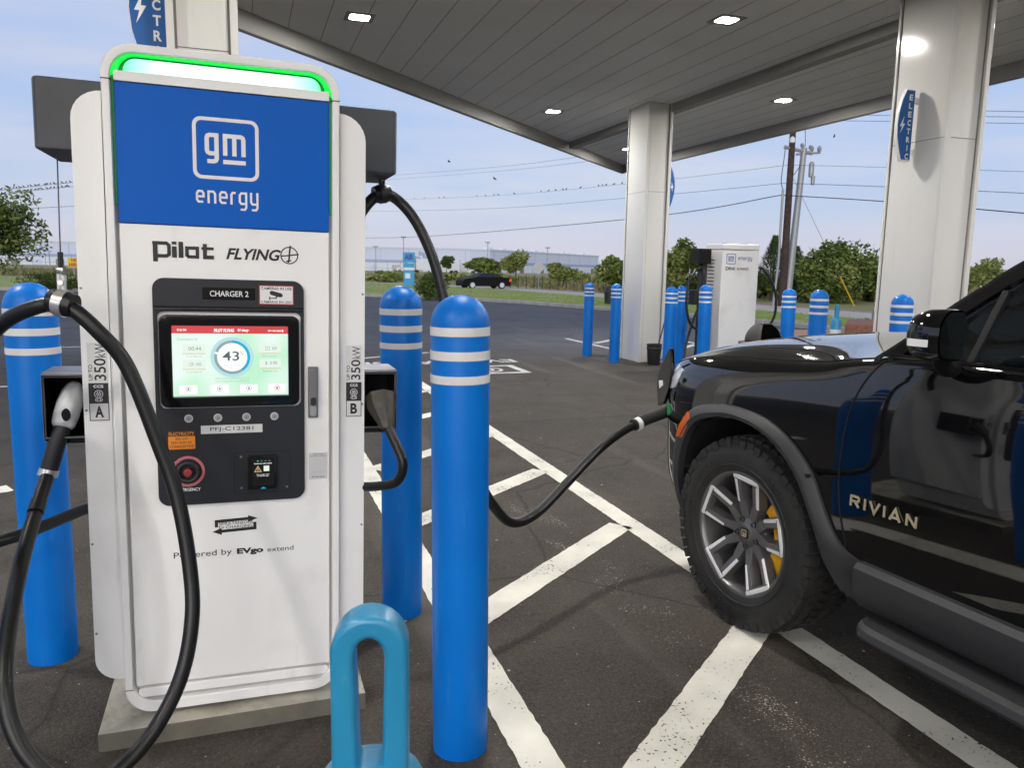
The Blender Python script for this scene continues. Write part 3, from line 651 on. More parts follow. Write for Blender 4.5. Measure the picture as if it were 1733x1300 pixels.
em('s_red', (.72, .06, .07)); em('s_white', (1, 1, 1), .92); em('s_grey', (.25, .36, .36)); em('s_dark', (.10, .15, .15)); em('s_blue', (.01, .45, .75)); em('s_gold', (.75, .52, .22)); em('s_ring', (.30, .42, .44)); em('s_halo', (.50, .82, .86)); em('s_card', (.86, .98, .86)); em('s_txt', (.38, .52, .46))
sc = MB(); sc.prism([(-.172, 1.1305), (.177, 1.1305), (.177, 1.3555), (-.172, 1.3555)], -.0105, -.008, 'screen'); scr = sc.build('screen', con)
si = MB(); y = -.0108
def R4(x0, z0, x1, z1, mt, dy=0): flat(si, [[(x0, z0), (x1, z0), (x1, z1), (x0, z1)]], y-dy, mt)
R4(-.172, 1.331, .177, 1.3555, 's_red')
text(si, '07:36 PM', -.157, 1.3385, -.130, 1.3455, y-.0004, 's_white', bold=.03); text(si, '877-494-3833', .115, 1.338, .156, 1.3435, y-.0004, 's_white', bold=.03); R4(.158, 1.337, .163, 1.3445, 's_white', .0004)
text(si, 'PILOT FLYING', -.049, 1.336, .012, 1.3465, y-.0004, 's_white', bold=.05, shear=.15); text(si, 'EV charge', .023, 1.336, .057, 1.3465, y-.0004, 's_white', bold=.05)
text(si, 'Connector B', -.157, 1.309, -.098, 1.317, y, 's_txt')
for x0, z0, v, l in ((-.143, 1.267, '00:44', 'Time Elapsed'), (-.143, 1.217, '1.591  kWh', 'Energy Dispensed'), (.088, 1.268, '212  kW', 'Power'), (.088, 1.219, '$  0.90', 'Estimated Cost')):
    R4(x0, z0, x0+.067, z0+.030, 's_card', .0001); R4(x0, z0-.0015, x0+.067, z0+.0005, 's_gold', .0003); text(si, v, x0+.018, z0+.010, x0+.055, z0+.022, y-.0004, 's_grey'); text(si, l, x0+.010, z0-.0125, x0+.056, z0-.006, y, 's_txt')
cx, cz = .005, 1.255
def arc(r0, r1, a0, a1, mt, dy, n=40):
    P = [(cx+r0*math.cos(R(a0+(a1-a0)*k/n)), cz+r0*math.sin(R(a0+(a1-a0)*k/n))) for k in range(n+1)]; Q = [(cx+r1*math.cos(R(a0+(a1-a0)*k/n)), cz+r1*math.sin(R(a0+(a1-a0)*k/n))) for k in range(n+1)]
    flat(si, [[P[k], P[k+1], Q[k+1], Q[k]] for k in range(n)], y-dy, mt)
arc(.0, .0655, 0, 360, 's_halo', .0001); arc(0, .0545, 0, 360, 's_white', .0002); arc(.0455, .0545, 90, -55, 's_blue', .0004); arc(.0455, .0545, 90, 160, 's_ring', .0004); arc(.0455, .0545, 168, 305, 's_ring', .0004)
text(si, '43', -.025, 1.244, .026, 1.274, y-.0006, 's_dark', bold=.012); text(si, '%', .028, 1.262, .039, 1.275, y-.0006, 's_grey'); text(si, 'State of Charge', -.021, 1.226, .030, 1.232, y-.0006, 's_txt'); text(si, 'Range', -.010, 1.218, .006, 1.222, y-.0006, 's_txt')
text(si, 'Please unlock significantly, unlock', -.047, 1.183, .055, 1.189, y, 's_txt'); text(si, 'slow charging above your 80% limit', -.047, 1.174, .055, 1.180, y, 's_txt')
for x0, l in ((-.155, 'VEHICLE DETAILS'), (-.062, 'HOME'), (.027, 'INFO'), (.115, 'STOP CHARGE')):
    R4(x0, 1.137, x0+.054, 1.166, 's_white', .0002); text(si, l, x0+.012, 1.140, x0+.042, 1.1435, y-.0005, 's_txt'); c_ = 's_red' if 'STOP' in l else 's_grey'
    si.ring(circ(x0+.027, 1.154, .0085, 18), circ(x0+.027, 1.154, .0070, 18), y-.0006, y-.0004, c_)
    flat(si, [[(x0+.0225, 1.1535), (x0+.0315, 1.1535), (x0+.027, 1.1585)], [(x0+.0245, 1.1495), (x0+.0295, 1.1495), (x0+.0295, 1.1535), (x0+.0245, 1.1535)]], y-.0007, c_)
si.build('screen_graphics', scr, fix=False)
tx = MB(); tx.prism([(-.080, 1.439), (.077, 1.439), (.077, 1.477), (-.080, 1.477)], -.0185, -.0172, 'gloss'); text(tx, 'CHARGER 2', -.058, 1.449, .057, 1.467, -.0189, 'letter', bold=.012); tx.build('number_plate', con)
cs = MB(); cs.prism([(.089, 1.426), (.196, 1.426), (.196, 1.488), (.089, 1.488)], -.0185, -.0172, 'red'); cs.prism([(.092, 1.429), (.193, 1.429), (.193, 1.485), (.092, 1.485)], -.0189, -.0186, 'letter')
text(cs, 'CAMERAS IN USE', .095, 1.4735, .190, 1.4825, -.0193, 'black', bold=.015); text(cs, 'CÁMARAS EN USO', .095, 1.4310, .190, 1.4405, -.0193, 'black', bold=.015)
flat(cs, [[(.121, 1.466), (.127, 1.471), (.158, 1.463), (.163, 1.456), (.158, 1.450), (.148, 1.451), (.124, 1.458)], [(.124, 1.445), (.143, 1.445), (.143, 1.448), (.124, 1.448)], [(.139, 1.448), (.143, 1.448), (.147, 1.453), (.142, 1.455)], [(.120, 1.441), (.1235, 1.441), (.1235, 1.452), (.120, 1.452)]], -.0193, 'black'); cs.build('camera_notice', con, fix=False)
for x in (-.129, -.042, .045, .132):
    k = MB(); k.prism(circ(x, 1.060, .0130, 24), -.021, -.0155, 'button'); k.prism(circ(x, 1.060, .0085, 20), -.0235, -.021, 'grey'); k.ring(circ(x, 1.060, .0058, 16), circ(x, 1.060, .0044, 16), -.0242, -.0234, 'letter'); k.build('push_button', con, bevel=.0012)
k = MB(); k.prism([(-.094, 1.008), (.094, 1.008), (.094, 1.035), (-.094, 1.035)], -.0185, -.0167, 'band'); text(k, 'PFJ-C12381', -.066, 1.0135, .066, 1.0295, -.0189, 'black', bold=.005); k.build('asset_plate', con)
k = MB(); k.prism([(-.191, .961), (-.112, .961), (-.112, 1.019), (-.191, 1.019)], -.0185, -.0167, 'orange'); k.prism([(-.191, 1.003), (-.112, 1.003), (-.112, 1.019), (-.191, 1.019)], -.0189, -.0184, 'black')
text(k, 'ELECTRICITY', -.189, 1.006, -.114, 1.0165, -.0193, 'orange', bold=.015); text(k, '350 kW', -.170, .991, -.133, .998, -.0189, 'black', bold=.01); text(k, '500V-920V DC', -.183, .979, -.120, .986, -.0189, 'black', bold=.01); text(k, 'CONDUCTIVE', -.187, .965, -.116, .974, -.0189, 'black', bold=.015); k.build('hazard_sticker', con)
k = MB(); k.ring(circ(-.135, .887, .0505, 36), circ(-.135, .887, .042, 36), -.021, -.0162, 'pink'); k.prism(circ(-.135, .887, .042, 36), -.0185, -.0165, 'dgrey'); eb = k.build('emergency_ring', con, bevel=.0015)
k = MB(); k.ring(circ(-.135, .887, .036, 32), circ(-.135, .887, .024, 32), -.036, -.0184, 'blackplastic'); k.build('guard_collar', eb, bevel=.004)
k = MB(); k.prism(circ(-.135, .887, .0135, 24), -.040, -.018, 'redbtn'); k.build('emergency_button', eb, bevel=.004)
k = MB(); text(k, 'EMERGENCY', -.168, .821, -.099, .8315, -.0171, 'letter', bold=.01); k.build('emergency_lettering', con)
k = MB(); k.ring(rrect(.004, .803, .181, .943, .008, 3), rrect(.0055, .8045, .1795, .9415, .007, 3), -.0172, -.016, 'gap'); [k.prism(circ(a, c, .0038, 10), -.0185, -.0162, 'grey') for a, c in ((.026, .927), (.026, .822), (.170, .818))]; rp = k.build('reader_plate', con)
k = MB(); k.prism(rrect(.047, .818, .137, .932, .006, 3), -.030, -.016, 'gloss'); k.prism(rrect(.058, .829, .129, .920, .004, 3), -.0318, -.0295, 'gap'); cr_ = k.build('card_reader', rp, bevel=.003)
k = MB(); yy = -.0323
k.ring([(.066, .877), (.090, .877), (.078, .8985)], [(.0695, .8795), (.0865, .8795), (.078, .8935)], yy-.0002, yy, 's_gold'); flat(k, [[(.0772, .882), (.0788, .882), (.0788, .8895), (.0772, .8895)], [(.096, .879), (.1135, .879), (.1135, .8975), (.096, .8975)]], yy, 's_card')
text(k, 'Authorize with mobile', .066, .9035, .122, .9075, yy, 's_white', bold=.02); text(k, 'Tap, insert card', .073, .866, .113, .870, yy, 's_white', bold=.02); text(k, 'or use the app', .075, .861, .111, .865, yy, 's_white', bold=.02)
em('s_led', (.1, 1, .3), .8); [flat(k, [[(a, .913), (a+.006, .913), (a+.006, .915), (a, .915)]], yy, 's_led' if a < .08 else 's_grey') for a in (.075, .087, .099, .111)]; flat(k, [[(.085, .820), (.104, .820), (.0945, .826)]], yy-.0003, 's_blue'); k.build('reader_display', cr_, fix=False)
k = MB(); k.prism(rrect(.240, 1.049, .273, 1.222, .003, 2), -.012, -.005, 'grey'); k.prism(rrect(.2445, 1.095, .2685, 1.212, .011, 5), -.026, -.011, 'grey'); k.prism(rrect(.2455, 1.056, .2675, 1.094, .008, 4), -.020, -.011, 'galv'); k.prism(rrect(.2465, 1.092, .2665, 1.122, .008, 4), -.0275, -.0255, 'blackplastic'); k.build('door_handle', ev, bevel=.003)
k = MB(); k.prism([(.242, .836), (.304, .836), (.304, .928), (.242, .928)], -.0075, -.0062, 'paperlabel'); text(k, 'Need help', .256, .9205, .290, .9245, -.0079, 'black', bold=.02); text(k, 'starting a charge?', .247, .9145, .299, .9185, -.0079, 'black', bold=.02); text(k, 'Help number below', .252, .858, .294, .8615, -.0079, 's_grey'); text(k, '877-494-3833', .252, .842, .294, .846, -.0079, 'black', bold=.03); k.build('help_sticker', ev)
k = MB(); yy = -.0075     # two-arrow emblem
flat(k, stroke([(-.054, .690), (-.054, .710), (.048, .7135)], .010), yy, 'black'); flat(k, [[(.045, .7245), (.075, .7135), (.045, .701)]], yy-.0003, 'black')
flat(k, stroke([(.066, .700), (.066, .679), (-.040, .6755)], .010), yy, 'black'); flat(k, [[(-.038, .687), (-.067, .6755), (-.038, .663)]], yy-.0003, 'black')
text(k, 'SIMULTANEOUS', -.046, .6962, .060, .7062, yy, 'black'); text(k, 'EV CHARGING', -.046, .6835, .058, .6935, yy, 'black'); k.build('charging_emblem', ev, fix=False); k = MB()
text(k, 'Powered by', -.186, .588, -.008, .614, yy, 'black'); text(k, 'EVgo', .008, .587, .092, .612, yy, 'black', bold=.045); text(k, 'extend', .105, .592, .190, .6085, yy, 'black'); k.build('supplier_lettering', ev, fix=False)
sticker_350(ev, -.413, -.358, 1.057, 1.300, 'A', .0025); sticker_350(ev, .367, .419, 1.047, 1.292, 'B', .0025)
def side_gear(t, sd):
    b = MB(); x0, x1 = (.355, .578)
    b.prism([(sd*x0, .24), (sd*(x1-.01), .24), (sd*x1, .26), (sd*x1, .60), (sd*x0, .60)] if sd > 0 else [(sd*x0, .60), (sd*x1, .60), (sd*x1, .26), (sd*(x1-.01), .24), (sd*x0, .24)], 1.895, 2.118, 'boxgrey', 'Z'); b.build('cable_box', t, bevel=.008)
    h = MB(); a, c = .418, .545
    h.box((min(sd*a, sd*c), .03, 1.195), (max(sd*a, sd*c), .20, 1.205), 'grey'); h.box((min(sd*(c-.006), sd*c), .03, .99), (max(sd*(c-.006), sd*c), .20, 1.195), 'gloss'); h.box((min(sd*a, sd*c), .19, .985), (max(sd*a, sd*c), .20, 1.195), 'gap'); h.box((min(sd*a, sd*c), .06, .975), (max(sd*a, sd*c), .19, .995), 'gloss')
    h.ring([(sd*a, 1.0), (sd*c, 1.0), (sd*c, 1.2), (sd*a, 1.2)], [(sd*(a+.008), 1.005), (sd*(c-.008), 1.005), (sd*(c-.008), 1.19), (sd*(a+.008), 1.19)], .022, .034, 'blackplastic')
    h.build('holster', t, bevel=.002)
side_gear(ev, -1); side_gear(ev, 1)
EVI = (Matrix.Translation(ev.location) @ ev.rotation_euler.to_matrix().to_4x4()).inverted()
def lp(x, y, d): return EVI @ pd(x, y, d)      # photo pixel at a depth, in the cabinet's own frame
def clamp(t, p, tdir, up, chrome):
    """hose hanger: thick rubber collar, a steel strap round it and a lug above"""
    q = tdir.normalized(); T = Matrix.Translation(p) @ q.to_track_quat('Z', 'X').to_matrix().to_4x4()
    k = MB(); k.lathe([(.021, -.034), (.031, -.033), (.034, -.018), (.034, .018), (.031, .033), (.021, .034)], 'rubber', 24, T); cl = k.build('cable_collar', t, ang=50)
    k = MB(); k.lathe([(.0345, -.013), (.037, -.013), (.037, .013), (.0345, .013)], chrome, 24, T, cap=False)
    for s_ in (-1, 1):
        a = p+Vector(up)*.036+q*s_*.006; k.tube([a, a+Vector(up)*.04], .007, chrome, 8)
    a = p+Vector(up)*.088; k.tube([a-q*.009, a+q*.009], .010, chrome, 12); k.tube([p+Vector(up)*.055+Vector((0, -.022, 0)), p+Vector(up)*.055+Vector((0, .022, 0))], .007, 'steel', 8)
    k.build('hanger_strap', cl, bevel=.0)
# cable A: gun in the left holster, down to the ground, up to the hanger, out of frame and back into the cabinet
PA = [(82, 800, 2.40), (62, 862, 2.30), (37, 950, 2.16), (16, 1060, 2.02), (8, 1160, 1.93), (26, 1245, 1.90), (75, 1310, 1.90), (140, 1335, 1.93), (205, 1300, 2.0), (262, 1235, 2.08), (305, 1150, 2.15), (324, 1060, 2.18), (323, 975, 2.2), (302, 850, 2.2), (266, 745, 2.18), (215, 620, 2.14), (165, 560, 2.1), (122, 522, 2.08), (100, 514, 2.08), (60, 520, 2.08), (8, 545, 2.1), (-45, 605, 2.14), (-85, 720, 2.25), (-75, 840, 2.4), (-25, 912, 2.5), (20, 910, 2.56), (80, 888, 2.65), (150, 860, 2.78), (230, 835, 2.95)]
k = MB(); k.tube([lp(*p) for p in PA], .0205, 'rubber', 16, smooth=8); cbA = k.build('charging_cable', ev, ang=80)
pc = lp(106, 513, 2.08); clamp(cbA, pc, lp(122, 522, 2.08)-lp(90, 514, 2.08), (0, .05, 1), 'steel')
k = MB(); bx = Vector((-.528, .32, 1.90)); k.tube([bx, pc+Vector((0, .0, .10))], .0022, 'grey', 6); k.tube([pc+Vector((0, 0, .095)), pc+Vector((0, .0, .135))], .007, 'blackplastic', 8); k.build('hanger_wire', cbA)
# silver gun
g0, g1, g2, g3 = lp(124, 662, 2.46), lp(108, 716, 2.42), lp(95, 755, 2.41), lp(82, 800, 2.40)
k = MB(); k.tube([g0+(g0-g1)*q for q in (.30, .27, .18, -.05, -.4, -.8, -1.05, -1.15)], lambda t: [.003, .013, .022, .032, .037, .0365, .033, .026][min(7, int(t*7.01))], 'silver', 20, smooth=1); gn = k.build('connector_gun', cbA, ang=70)
k = MB(); k.tube([g1+(g2-g1)*.1, g2, g3], .0255, 'blackplastic', 18); k.build('grip_sleeve', gn, ang=60)
k = MB(); k.tube([g3+(g2-g3)*.12, g3-(g2-g3)*.14], .0285, 'steel', 20); k.build('steel_ferrule', gn)
k = MB(); c0 = lp(111, 703, 2.365); k.prism([(c0.x+a*.010-b*.004, c0.z+b*.018+a*.004) for a, b in circ(0, 0, 1, 16)], c0.y-.006, c0.y+.02, 'gap'); k.build('release_button', gn, bevel=.003)
k = MB(); k.tube([lp(60, 868, 2.285), lp(66, 848, 2.315)], .0225, 'rubber', 16); k.build('strain_relief', gn)
# cable B: over the right hanger, behind the bollards and out to the car
PB = [(560, 470, 3.0), (590, 400, 3.0), (618, 350, 3.02), (645, 328, 3.05), (672, 338, 3.1), (702, 372, 3.12), (728, 425, 3.13), (745, 480, 3.14), (757, 540, 3.15), (768, 620, 3.15), (780, 700, 3.15), (800, 790, 3.15), (836, 858, 3.2), (868, 885, 3.28), (910, 868, 3.4), (962, 815, 3.6), (1010, 765, 3.8), (1050, 733, 3.9), (1090, 711, 3.98)]
k = MB(); k.tube([lp(*p) for p in PB], .0215, 'rubber', 16, smooth=8); cbB = k.build('charging_cable', ev, ang=80)
pc = lp(646, 328, 3.05); clamp(cbB, pc, lp(665, 334, 3.07)-lp(630, 338, 3.03), (0, -.05, 1), 'blackplastic')
e0, e1, e2 = lp(1072, 720, 3.95), lp(1090, 711, 3.98), lp(1136, 694, 4.03)
k = MB(); k.tube([e0, e1, e2], .031, 'blackplastic', 18); gb_ = k.build('connector_gun', cbB, ang=60); k = MB(); k.tube([lp(1077, 719, 3.95), lp(1083, 716, 3.96)], .0335, 'letter', 20); k.build('white_ferrule', gb_)
# the spare lead looping out of the right holster
k = MB(); k.tube([lp(655, 722, 2.66), lp(668, 748, 2.65), lp(682, 785, 2.64), lp(672, 815, 2.66), lp(640, 823, 2.7), lp(600, 824, 2.75)], .0165, 'rubber', 14, smooth=8); cbS = k.build('spare_lead', ev, ang=80)
M['tape'] = mat('brown worn boot', (.050, .044, .030), .5, noise=(18, (.022, .020, .016), .4, .6))
k = MB(); k.tube([lp(644, 672, 2.72), lp(646, 690, 2.70), lp(652, 712, 2.67), lp(655, 726, 2.66)], lambda t: [.056, .05, .032, .022][min(3, int(t*3.01))], 'tape', 8, smooth=1); k.build('connector_boot', cbS, ang=25)

# second cabinet, seen from the back
e2_ = empty('charging_station', (7.30, 10.38, 0), label='distant white charging cabinet with vents and a small logo beyond the black car', cat='charging station')
k = MB(); k.box((-.335, 0, .02), (.335, .47, 1.90), 'white'); k.build('housing', e2_, bevel=.02, seg=3)
k = MB(); k.box((-.338, -.003, 1.905), (.338, .473, 2.0), 'white'); k.build('lid', e2_, bevel=.025, seg=3)
k = MB(); k.box((-.339, .16, .1), (-.335, .46, 1.86), 'white'); k.build('side_panel', e2_, bevel=.004)
k = MB()
for i in range(17): z = 1.77-i*.055; k.box((-.352, .20, z-.012), (-.338, .38, z+.008), 'white')
k.build('vent_louvre', e2_, bevel=.003)
k = MB(); [k.box((-.3395, .20, 1.77-i*.055-.028), (-.3385, .38, 1.77-i*.055-.012), 'seam') for i in range(17)]; k.build('vent_slot', e2_)
M['lgb'] = mat('logo blue print', (.02, .07, .35), .5)
k = MB(); k.prism(rrect(-.275, 1.68, -.085, 1.855, .02, 4), -.0015, -.0005, 'letter'); gm_logo(k, -.18, 1.767, .165, -.0025, 'lgb'); energy(k, -.05, 1.735, .20, 1.80, -.002, 'lgb'); pilot_flying(k, -.27, 1.60, .42, -.002, 'black'); k.build('logo_lettering', e2_, fix=False)
k = MB(); k.box((-.62, .20, 1.69), (-.40, .46, 1.92), 'gap'); k.build('cable_box', e2_, bevel=.01); k = MB(); k.box((-.50, .28, .02), (-.41, .40, 1.7), 'blackplastic'); k.build('cable_post', e2_, bevel=.004)
k = MB(); k.box((-.66, .22, 1.05), (-.41, .42, 1.28), 'blackplastic'); k.build('holster', e2_, bevel=.006)
k = MB(); k.tube([(-.55, .3, 1.69), (-.56, .25, 1.58), (-.75, .1, 1.58), (-.95, -.05, 1.35), (-.98, -.1, 1.0), (-.88, -.1, .75), (-.62, .0, .66), (-.42, .2, .64)], .02, 'rubber', 10, smooth=6); k.build('charging_cable', e2_)
k = MB(); k.tube([(-.52, .3, 1.68), (-.50, .2, 1.5), (-.54, .15, 1.2), (-.72, .1, .85), (-.90, .0, .45), (-1.0, -.1, .1)], .02, 'rubber', 10, smooth=6); k.tube([(-.60, .2, 1.06), (-.62, .15, .8), (-.58, .15, .4), (-.55, .15, .05)], .022, 'rubber', 10, smooth=6); k.build('charging_cable', e2_)
k = MB(); k.tube([(.32, .1, 1.66), (.45, .0, 1.6), (.62, -.05, 1.3), (.66, -.05, .95), (.58, 0, .72), (.40, .1, .6)], .02, 'rubber', 10, smooth=6); k.build('charging_cable', e2_)
k = MB(); [k.box((a, .15, 2.0), (a+.09, .24, 2.012), 'grey') for a in (-.2, .12)]; k.build('roof_cap', e2_)
# ------------------------------------------------ the parked electric SUV: local x forward, y left, z up, origin under the front axle
suv = empty('suv', (2.977, 2.836, 0), (0, 0, R(95.1)), label='glossy black SUV charging at its front corner, bronze letters on its door', cat='car')
SEC = [  # u, [(v, z) ...] underside edge to hood centre
 (.880, [(.50, .50), (.56, .60), (.585, .72), (.585, .85), (.575, .95), (.545, 1.01), (.49, 1.035), (.40, 1.05), (.22, 1.06), (0, 1.065)]),
 (.83, [(.66, .44), (.71, .56), (.73, .72), (.73, .88), (.72, .99), (.69, 1.05), (.64, 1.072), (.50, 1.09), (.28, 1.105), (0, 1.11)]),
 (.72, [(.78, .40), (.84, .53), (.86, .72), (.86, .90), (.845, 1.02), (.81, 1.085), (.76, 1.112), (.60, 1.135), (.32, 1.152), (0, 1.157)]),
 (.55, [(.86, .37), (.915, .52), (.932, .72), (.932, .91), (.915, 1.045), (.875, 1.115), (.825, 1.142), (.66, 1.186), (.35, 1.216), (0, 1.226)]),
 (.30, [(.90, .36), (.945, .52), (.960, .72), (.960, .92), (.945, 1.06), (.905, 1.14), (.86, 1.172), (.70, 1.222), (.38, 1.255), (0, 1.266)]),
 (.0, [(.91, .36), (.955, .52), (.970, .72), (.970, .92), (.957, 1.075), (.92, 1.16), (.875, 1.194), (.72, 1.244), (.40, 1.278), (0, 1.290)]),
 (-.30, [(.91, .36), (.955, .52), (.972, .72), (.975, .92), (.965, 1.09), (.93, 1.18), (.885, 1.214), (.74, 1.252), (.42, 1.274), (0, 1.282)]),
 (-.55, [(.91, .36), (.955, .52), (.972, .70), (.980, .92), (.970, 1.10), (.942, 1.205), (.905, 1.252), (.76, 1.264), (.42, 1.266), (0, 1.270)]),
 (-.80, [(.91, .36), (.955, .52), (.974, .70), (.985, .92), (.976, 1.11), (.955, 1.225), (.925, 1.280), (.78, 1.27), (.42, 1.24), (0, 1.24)]),
 (-1.6, [(.91, .36), (.955, .52), (.974, .70), (.988, .92), (.978, 1.12), (.958, 1.23), (.928, 1.285), (.78, 1.27), (.42, 1.24), (0, 1.24)]),
 (-2.6, [(.91, .36), (.955, .52), (.974, .70), (.988, .92), (.978, 1.12), (.958, 1.23), (.928, 1.285), (.78, 1.27), (.42, 1.24), (0, 1.24)]),
 (-3.5, [(.90, .37), (.945, .52), (.964, .70), (.978, .92), (.966, 1.12), (.944, 1.23), (.912, 1.285), (.78, 1.27), (.42, 1.24), (0, 1.24)]),
 (-4.0, [(.84, .42), (.885, .55), (.905, .72), (.915, .92), (.905, 1.12), (.885, 1.23), (.855, 1.285), (.72, 1.27), (.42, 1.24), (0, 1.24)]),
 (-4.2, [(.74, .48), (.785, .58), (.805, .72), (.815, .92), (.805, 1.10), (.785, 1.20), (.755, 1.25), (.66, 1.25), (.42, 1.24), (0, 1.24)])]
def dense(rows, nu, nv):
    cols = [catmull([Vector((u, *p)) for p in [r[k] for _, r in [(0, 0)]]], 1) if False else None for k in ()]
    P = [[Vector((u, v, z)) for v, z in pts] for u, pts in rows]
    P = [catmull(r, nv) for r in P]
    Q = [catmull([P[i][k] for i in range(len(P))], nu) for k in range(len(P[0]))]
    return [[Q[k][i] for k in range(len(Q))] for i in range(len(Q[0]))]
D = dense(SEC, 5, 4)
rows = [r+[Vector((p.x, -p.y, p.z)) for p in reversed(r[:-1])] for r in D]
bd = MB(); bd.grid(rows, 'carpaint', close=True); n = len(rows[0])
bd.f += [list(range(n)), [(len(rows)-1)*n+i for i in reversed(range(n))]]; bd.mi += [0, 0]
def outline_in():
    return [(.47, .20), (.462, .50), (.452, .62), (.405, .76), (.32, .862), (.18, .912), (.04, .928), (-.12, .906), (-.25, .843), (-.345, .758), (-.405, .66), (-.452, .56), (-.485, .47), (-.53, .20)]
body = bd.build('body', suv, ang=50)
cut = MB()
for cu in (0, -3.076):
    for sd in (-1, 1): cut.prism([(cu+a, b) for a, b in outline_in()], sd*.60, sd*1.2, 'gap')
cut = cut.build('cutter'); md = body.modifiers.new('b', 'BOOLEAN'); md.object = cut; md.operation = 'DIFFERENCE'; md.solver = 'EXACT'; md.material_mode = 'TRANSFER'
cut.matrix_world = Matrix.Translation(suv.location) @ suv.rotation_euler.to_matrix().to_4x4()
bpy.context.view_layer.update()
bvh = BVHTree.FromPolygons([v.co.copy() for v in body.data.vertices], [list(p.vertices) for p in body.data.polygons])
nm = bpy.data.meshes.new_from_object(body.evaluated_get(bpy.context.evaluated_depsgraph_get())); body.modifiers.clear(); body.data = nm; bpy.data.objects.remove(cut)
nm.set_sharp_from_angle(angle=R(40))
def side(u, z, off=0):
    h = bvh.ray_cast(Vector((u, 2, z)), Vector((0, -1, 0)))
    return (h[0]+h[1]*off*(1 if h[1].y > 0 else -1)) if h[0] else Vector((u, .95, z))
def top(u, v, off=0):
    h = bvh.ray_cast(Vector((u, v, 3)), Vector((0, 0, -1))); return h[0]+Vector((0, 0, off))
def patch(mb, poly, mt, off=.004, T=side):
    c = (sum(p[0] for p in poly)/len(poly), sum(p[1] for p in poly)/len(poly)); rg = []
    for t in (1, .66, .33): rg.append([T(c[0]+(a-c[0])*t, c[1]+(b-c[1])*t, off) for a, b in poly])
    edge = [T(a, b, -.004) for a, b in poly]
    mb.grid([edge]+rg, mt, close=True); k = len(mb.v); mb.add(rg[-1]+[T(*c, off)], [(i, (i+1) % len(poly), len(poly)) for i in range(len(poly))], mt)
def line(pts, T, r=.0035, n=6):
    gp_ = MB(); gp_.tube([T(a, b, .0005) for a, b in [(p.x, p.y) for p in catmull([Vector((a, b, 0)) for a, b in pts], n)]], r, 'gap', 6); gp_.build('panel_gap', suv)
line([(-.655, 1.27), (-.60, 1.215), (-.562, 1.14), (-.538, 1.06), (-.525, .96), (-.518, .835), (-.527, .70), (-.56, .56)], side)
line([(-1.78, 1.27), (-1.78, .9), (-1.74, .55)], side); line([(-2.72, 1.27), (-2.62, 1.0), (-2.45, .8)], side)
line([(.74, .80), (.66, .835), (.50, .858), (.30, .868), (.10, .876), (-.15, .882), (-.40, .888), (-.56, .895)], top, .003)
line([(.74, .86), (.72, 1.02), (.56, 1.085)], lambda a, b, o: side(a, b, o), .003)
# wheel arch and sill cladding
PAIR = [((.53, .41), (.455, .39)), ((.545, .56), (.458, .52)), ((.52, .73), (.448, .64)), ((.465, .84), (.403, .765)), ((.36, .928), (.318, .866)), ((.2, .968), (.178, .916)), ((.06, .978), (.04, .932)), ((-.13, .958), (-.12, .910)), ((-.286, .890), (-.248, .846)), ((-.392, .798), (-.343, .761)), ((-.452, .689), (-.403, .661)), ((-.505, .60), (-.45, .56)), ((-.56, .548), (-.483, .47)), ((-.622, .528), (-.548, .384)), ((-.636, .526), (-.634, .366))]
def flare(cu, sd):
    A = catmull([Vector((*a, 0)) for a, b in PAIR], 3); B = catmull([Vector((*b, 0)) for a, b in PAIR], 3); rows = []
    for a, b in zip(A, B):
        uu = a.x; q = side(uu, a.y).y if cu == 0 else .972; q2 = min(1.012, side(b.x, b.y).y+.04) if cu == 0 else 1.01
        if a.x > .40: q2 = min(q2, q+.055)
        rows.append([(cu+x, sd*y, z) for x, y, z in ((a.x, q-.02, a.y), (a.x, q+.012, a.y), (a.x*.75+b.x*.25, (q+.012)*.4+q2*.6, a.y*.75+b.y*.25), (a.x*.35+b.x*.65, q2, a.y*.35+b.y*.65), (b.x, q2-.004, b.y), (b.x, q2-.09, b.y))])
    k = MB(); k.grid(rows, 'cladding'); return k.build('wheel_arch', suv, ang=28)
for cu in (0, -3.076):
    for sd in (1, -1): wa = flare(cu, sd); wa_f = wa if cu == 0 and sd == 1 else wa_f if cu or sd == -1 else wa
k = MB(); k.prism(circ(-.398, .792, .008, 12), 1.0, 1.016, 'gap'); k.build('rivet', wa_f)
for sd in (1, -1):
    k = MB(); P = [(.93, .530), (.988, .534), (1.006, .515), (1.008, .47), (.992, .40), (.965, .366), (.90, .352)]
    k.grid([[(u, sd*v, z) for v, z in P] for u in (-.640, -.70, -1.2, -1.9, -2.43)], 'cladding'); k.build('sill_cladding', suv, ang=30)
    k = MB(); P = [(.90, .300), (1.03, .296), (1.075, .302), (1.092, .322), (1.085, .344), (1.06, .354), (1.02, .348), (.90, .345)]
    N_ = lambda u, v: (u, v) ; E_ = [(-.70, .55), (-.715, .80), (-.745, .95), (-.80, 1)]
    k.grid([[(u, sd*(.90+(v-.90)*f), z) for v, z in P] for u, f in E_+[(-1.4, 1), (-2.30, 1), (-2.36, .9), (-2.39, .6)]], 'cladding', close=True); k.build('side_step', suv, ang=30)
k = MB(); patch(k, [(.378, .902), (.352, .872), (.412, .772), (.468, .768), (.44, .83)], 'amber', .040); k.build('side_marker', suv)
k = MB(); k.tube([(.462, .962, .72), (.466, .963, .66), (.467, .962, .59)], .009, 'silver', 8); k.build('side_reflector', suv)
k = MB(); patch(k, [(.70, 1.085), (.60, 1.088), (.545, 1.078), (.55, 1.048), (.585, .985), (.66, .965), (.72, .99)], 'lamp', .005); hl = k.build('headlight', suv, ang=60)
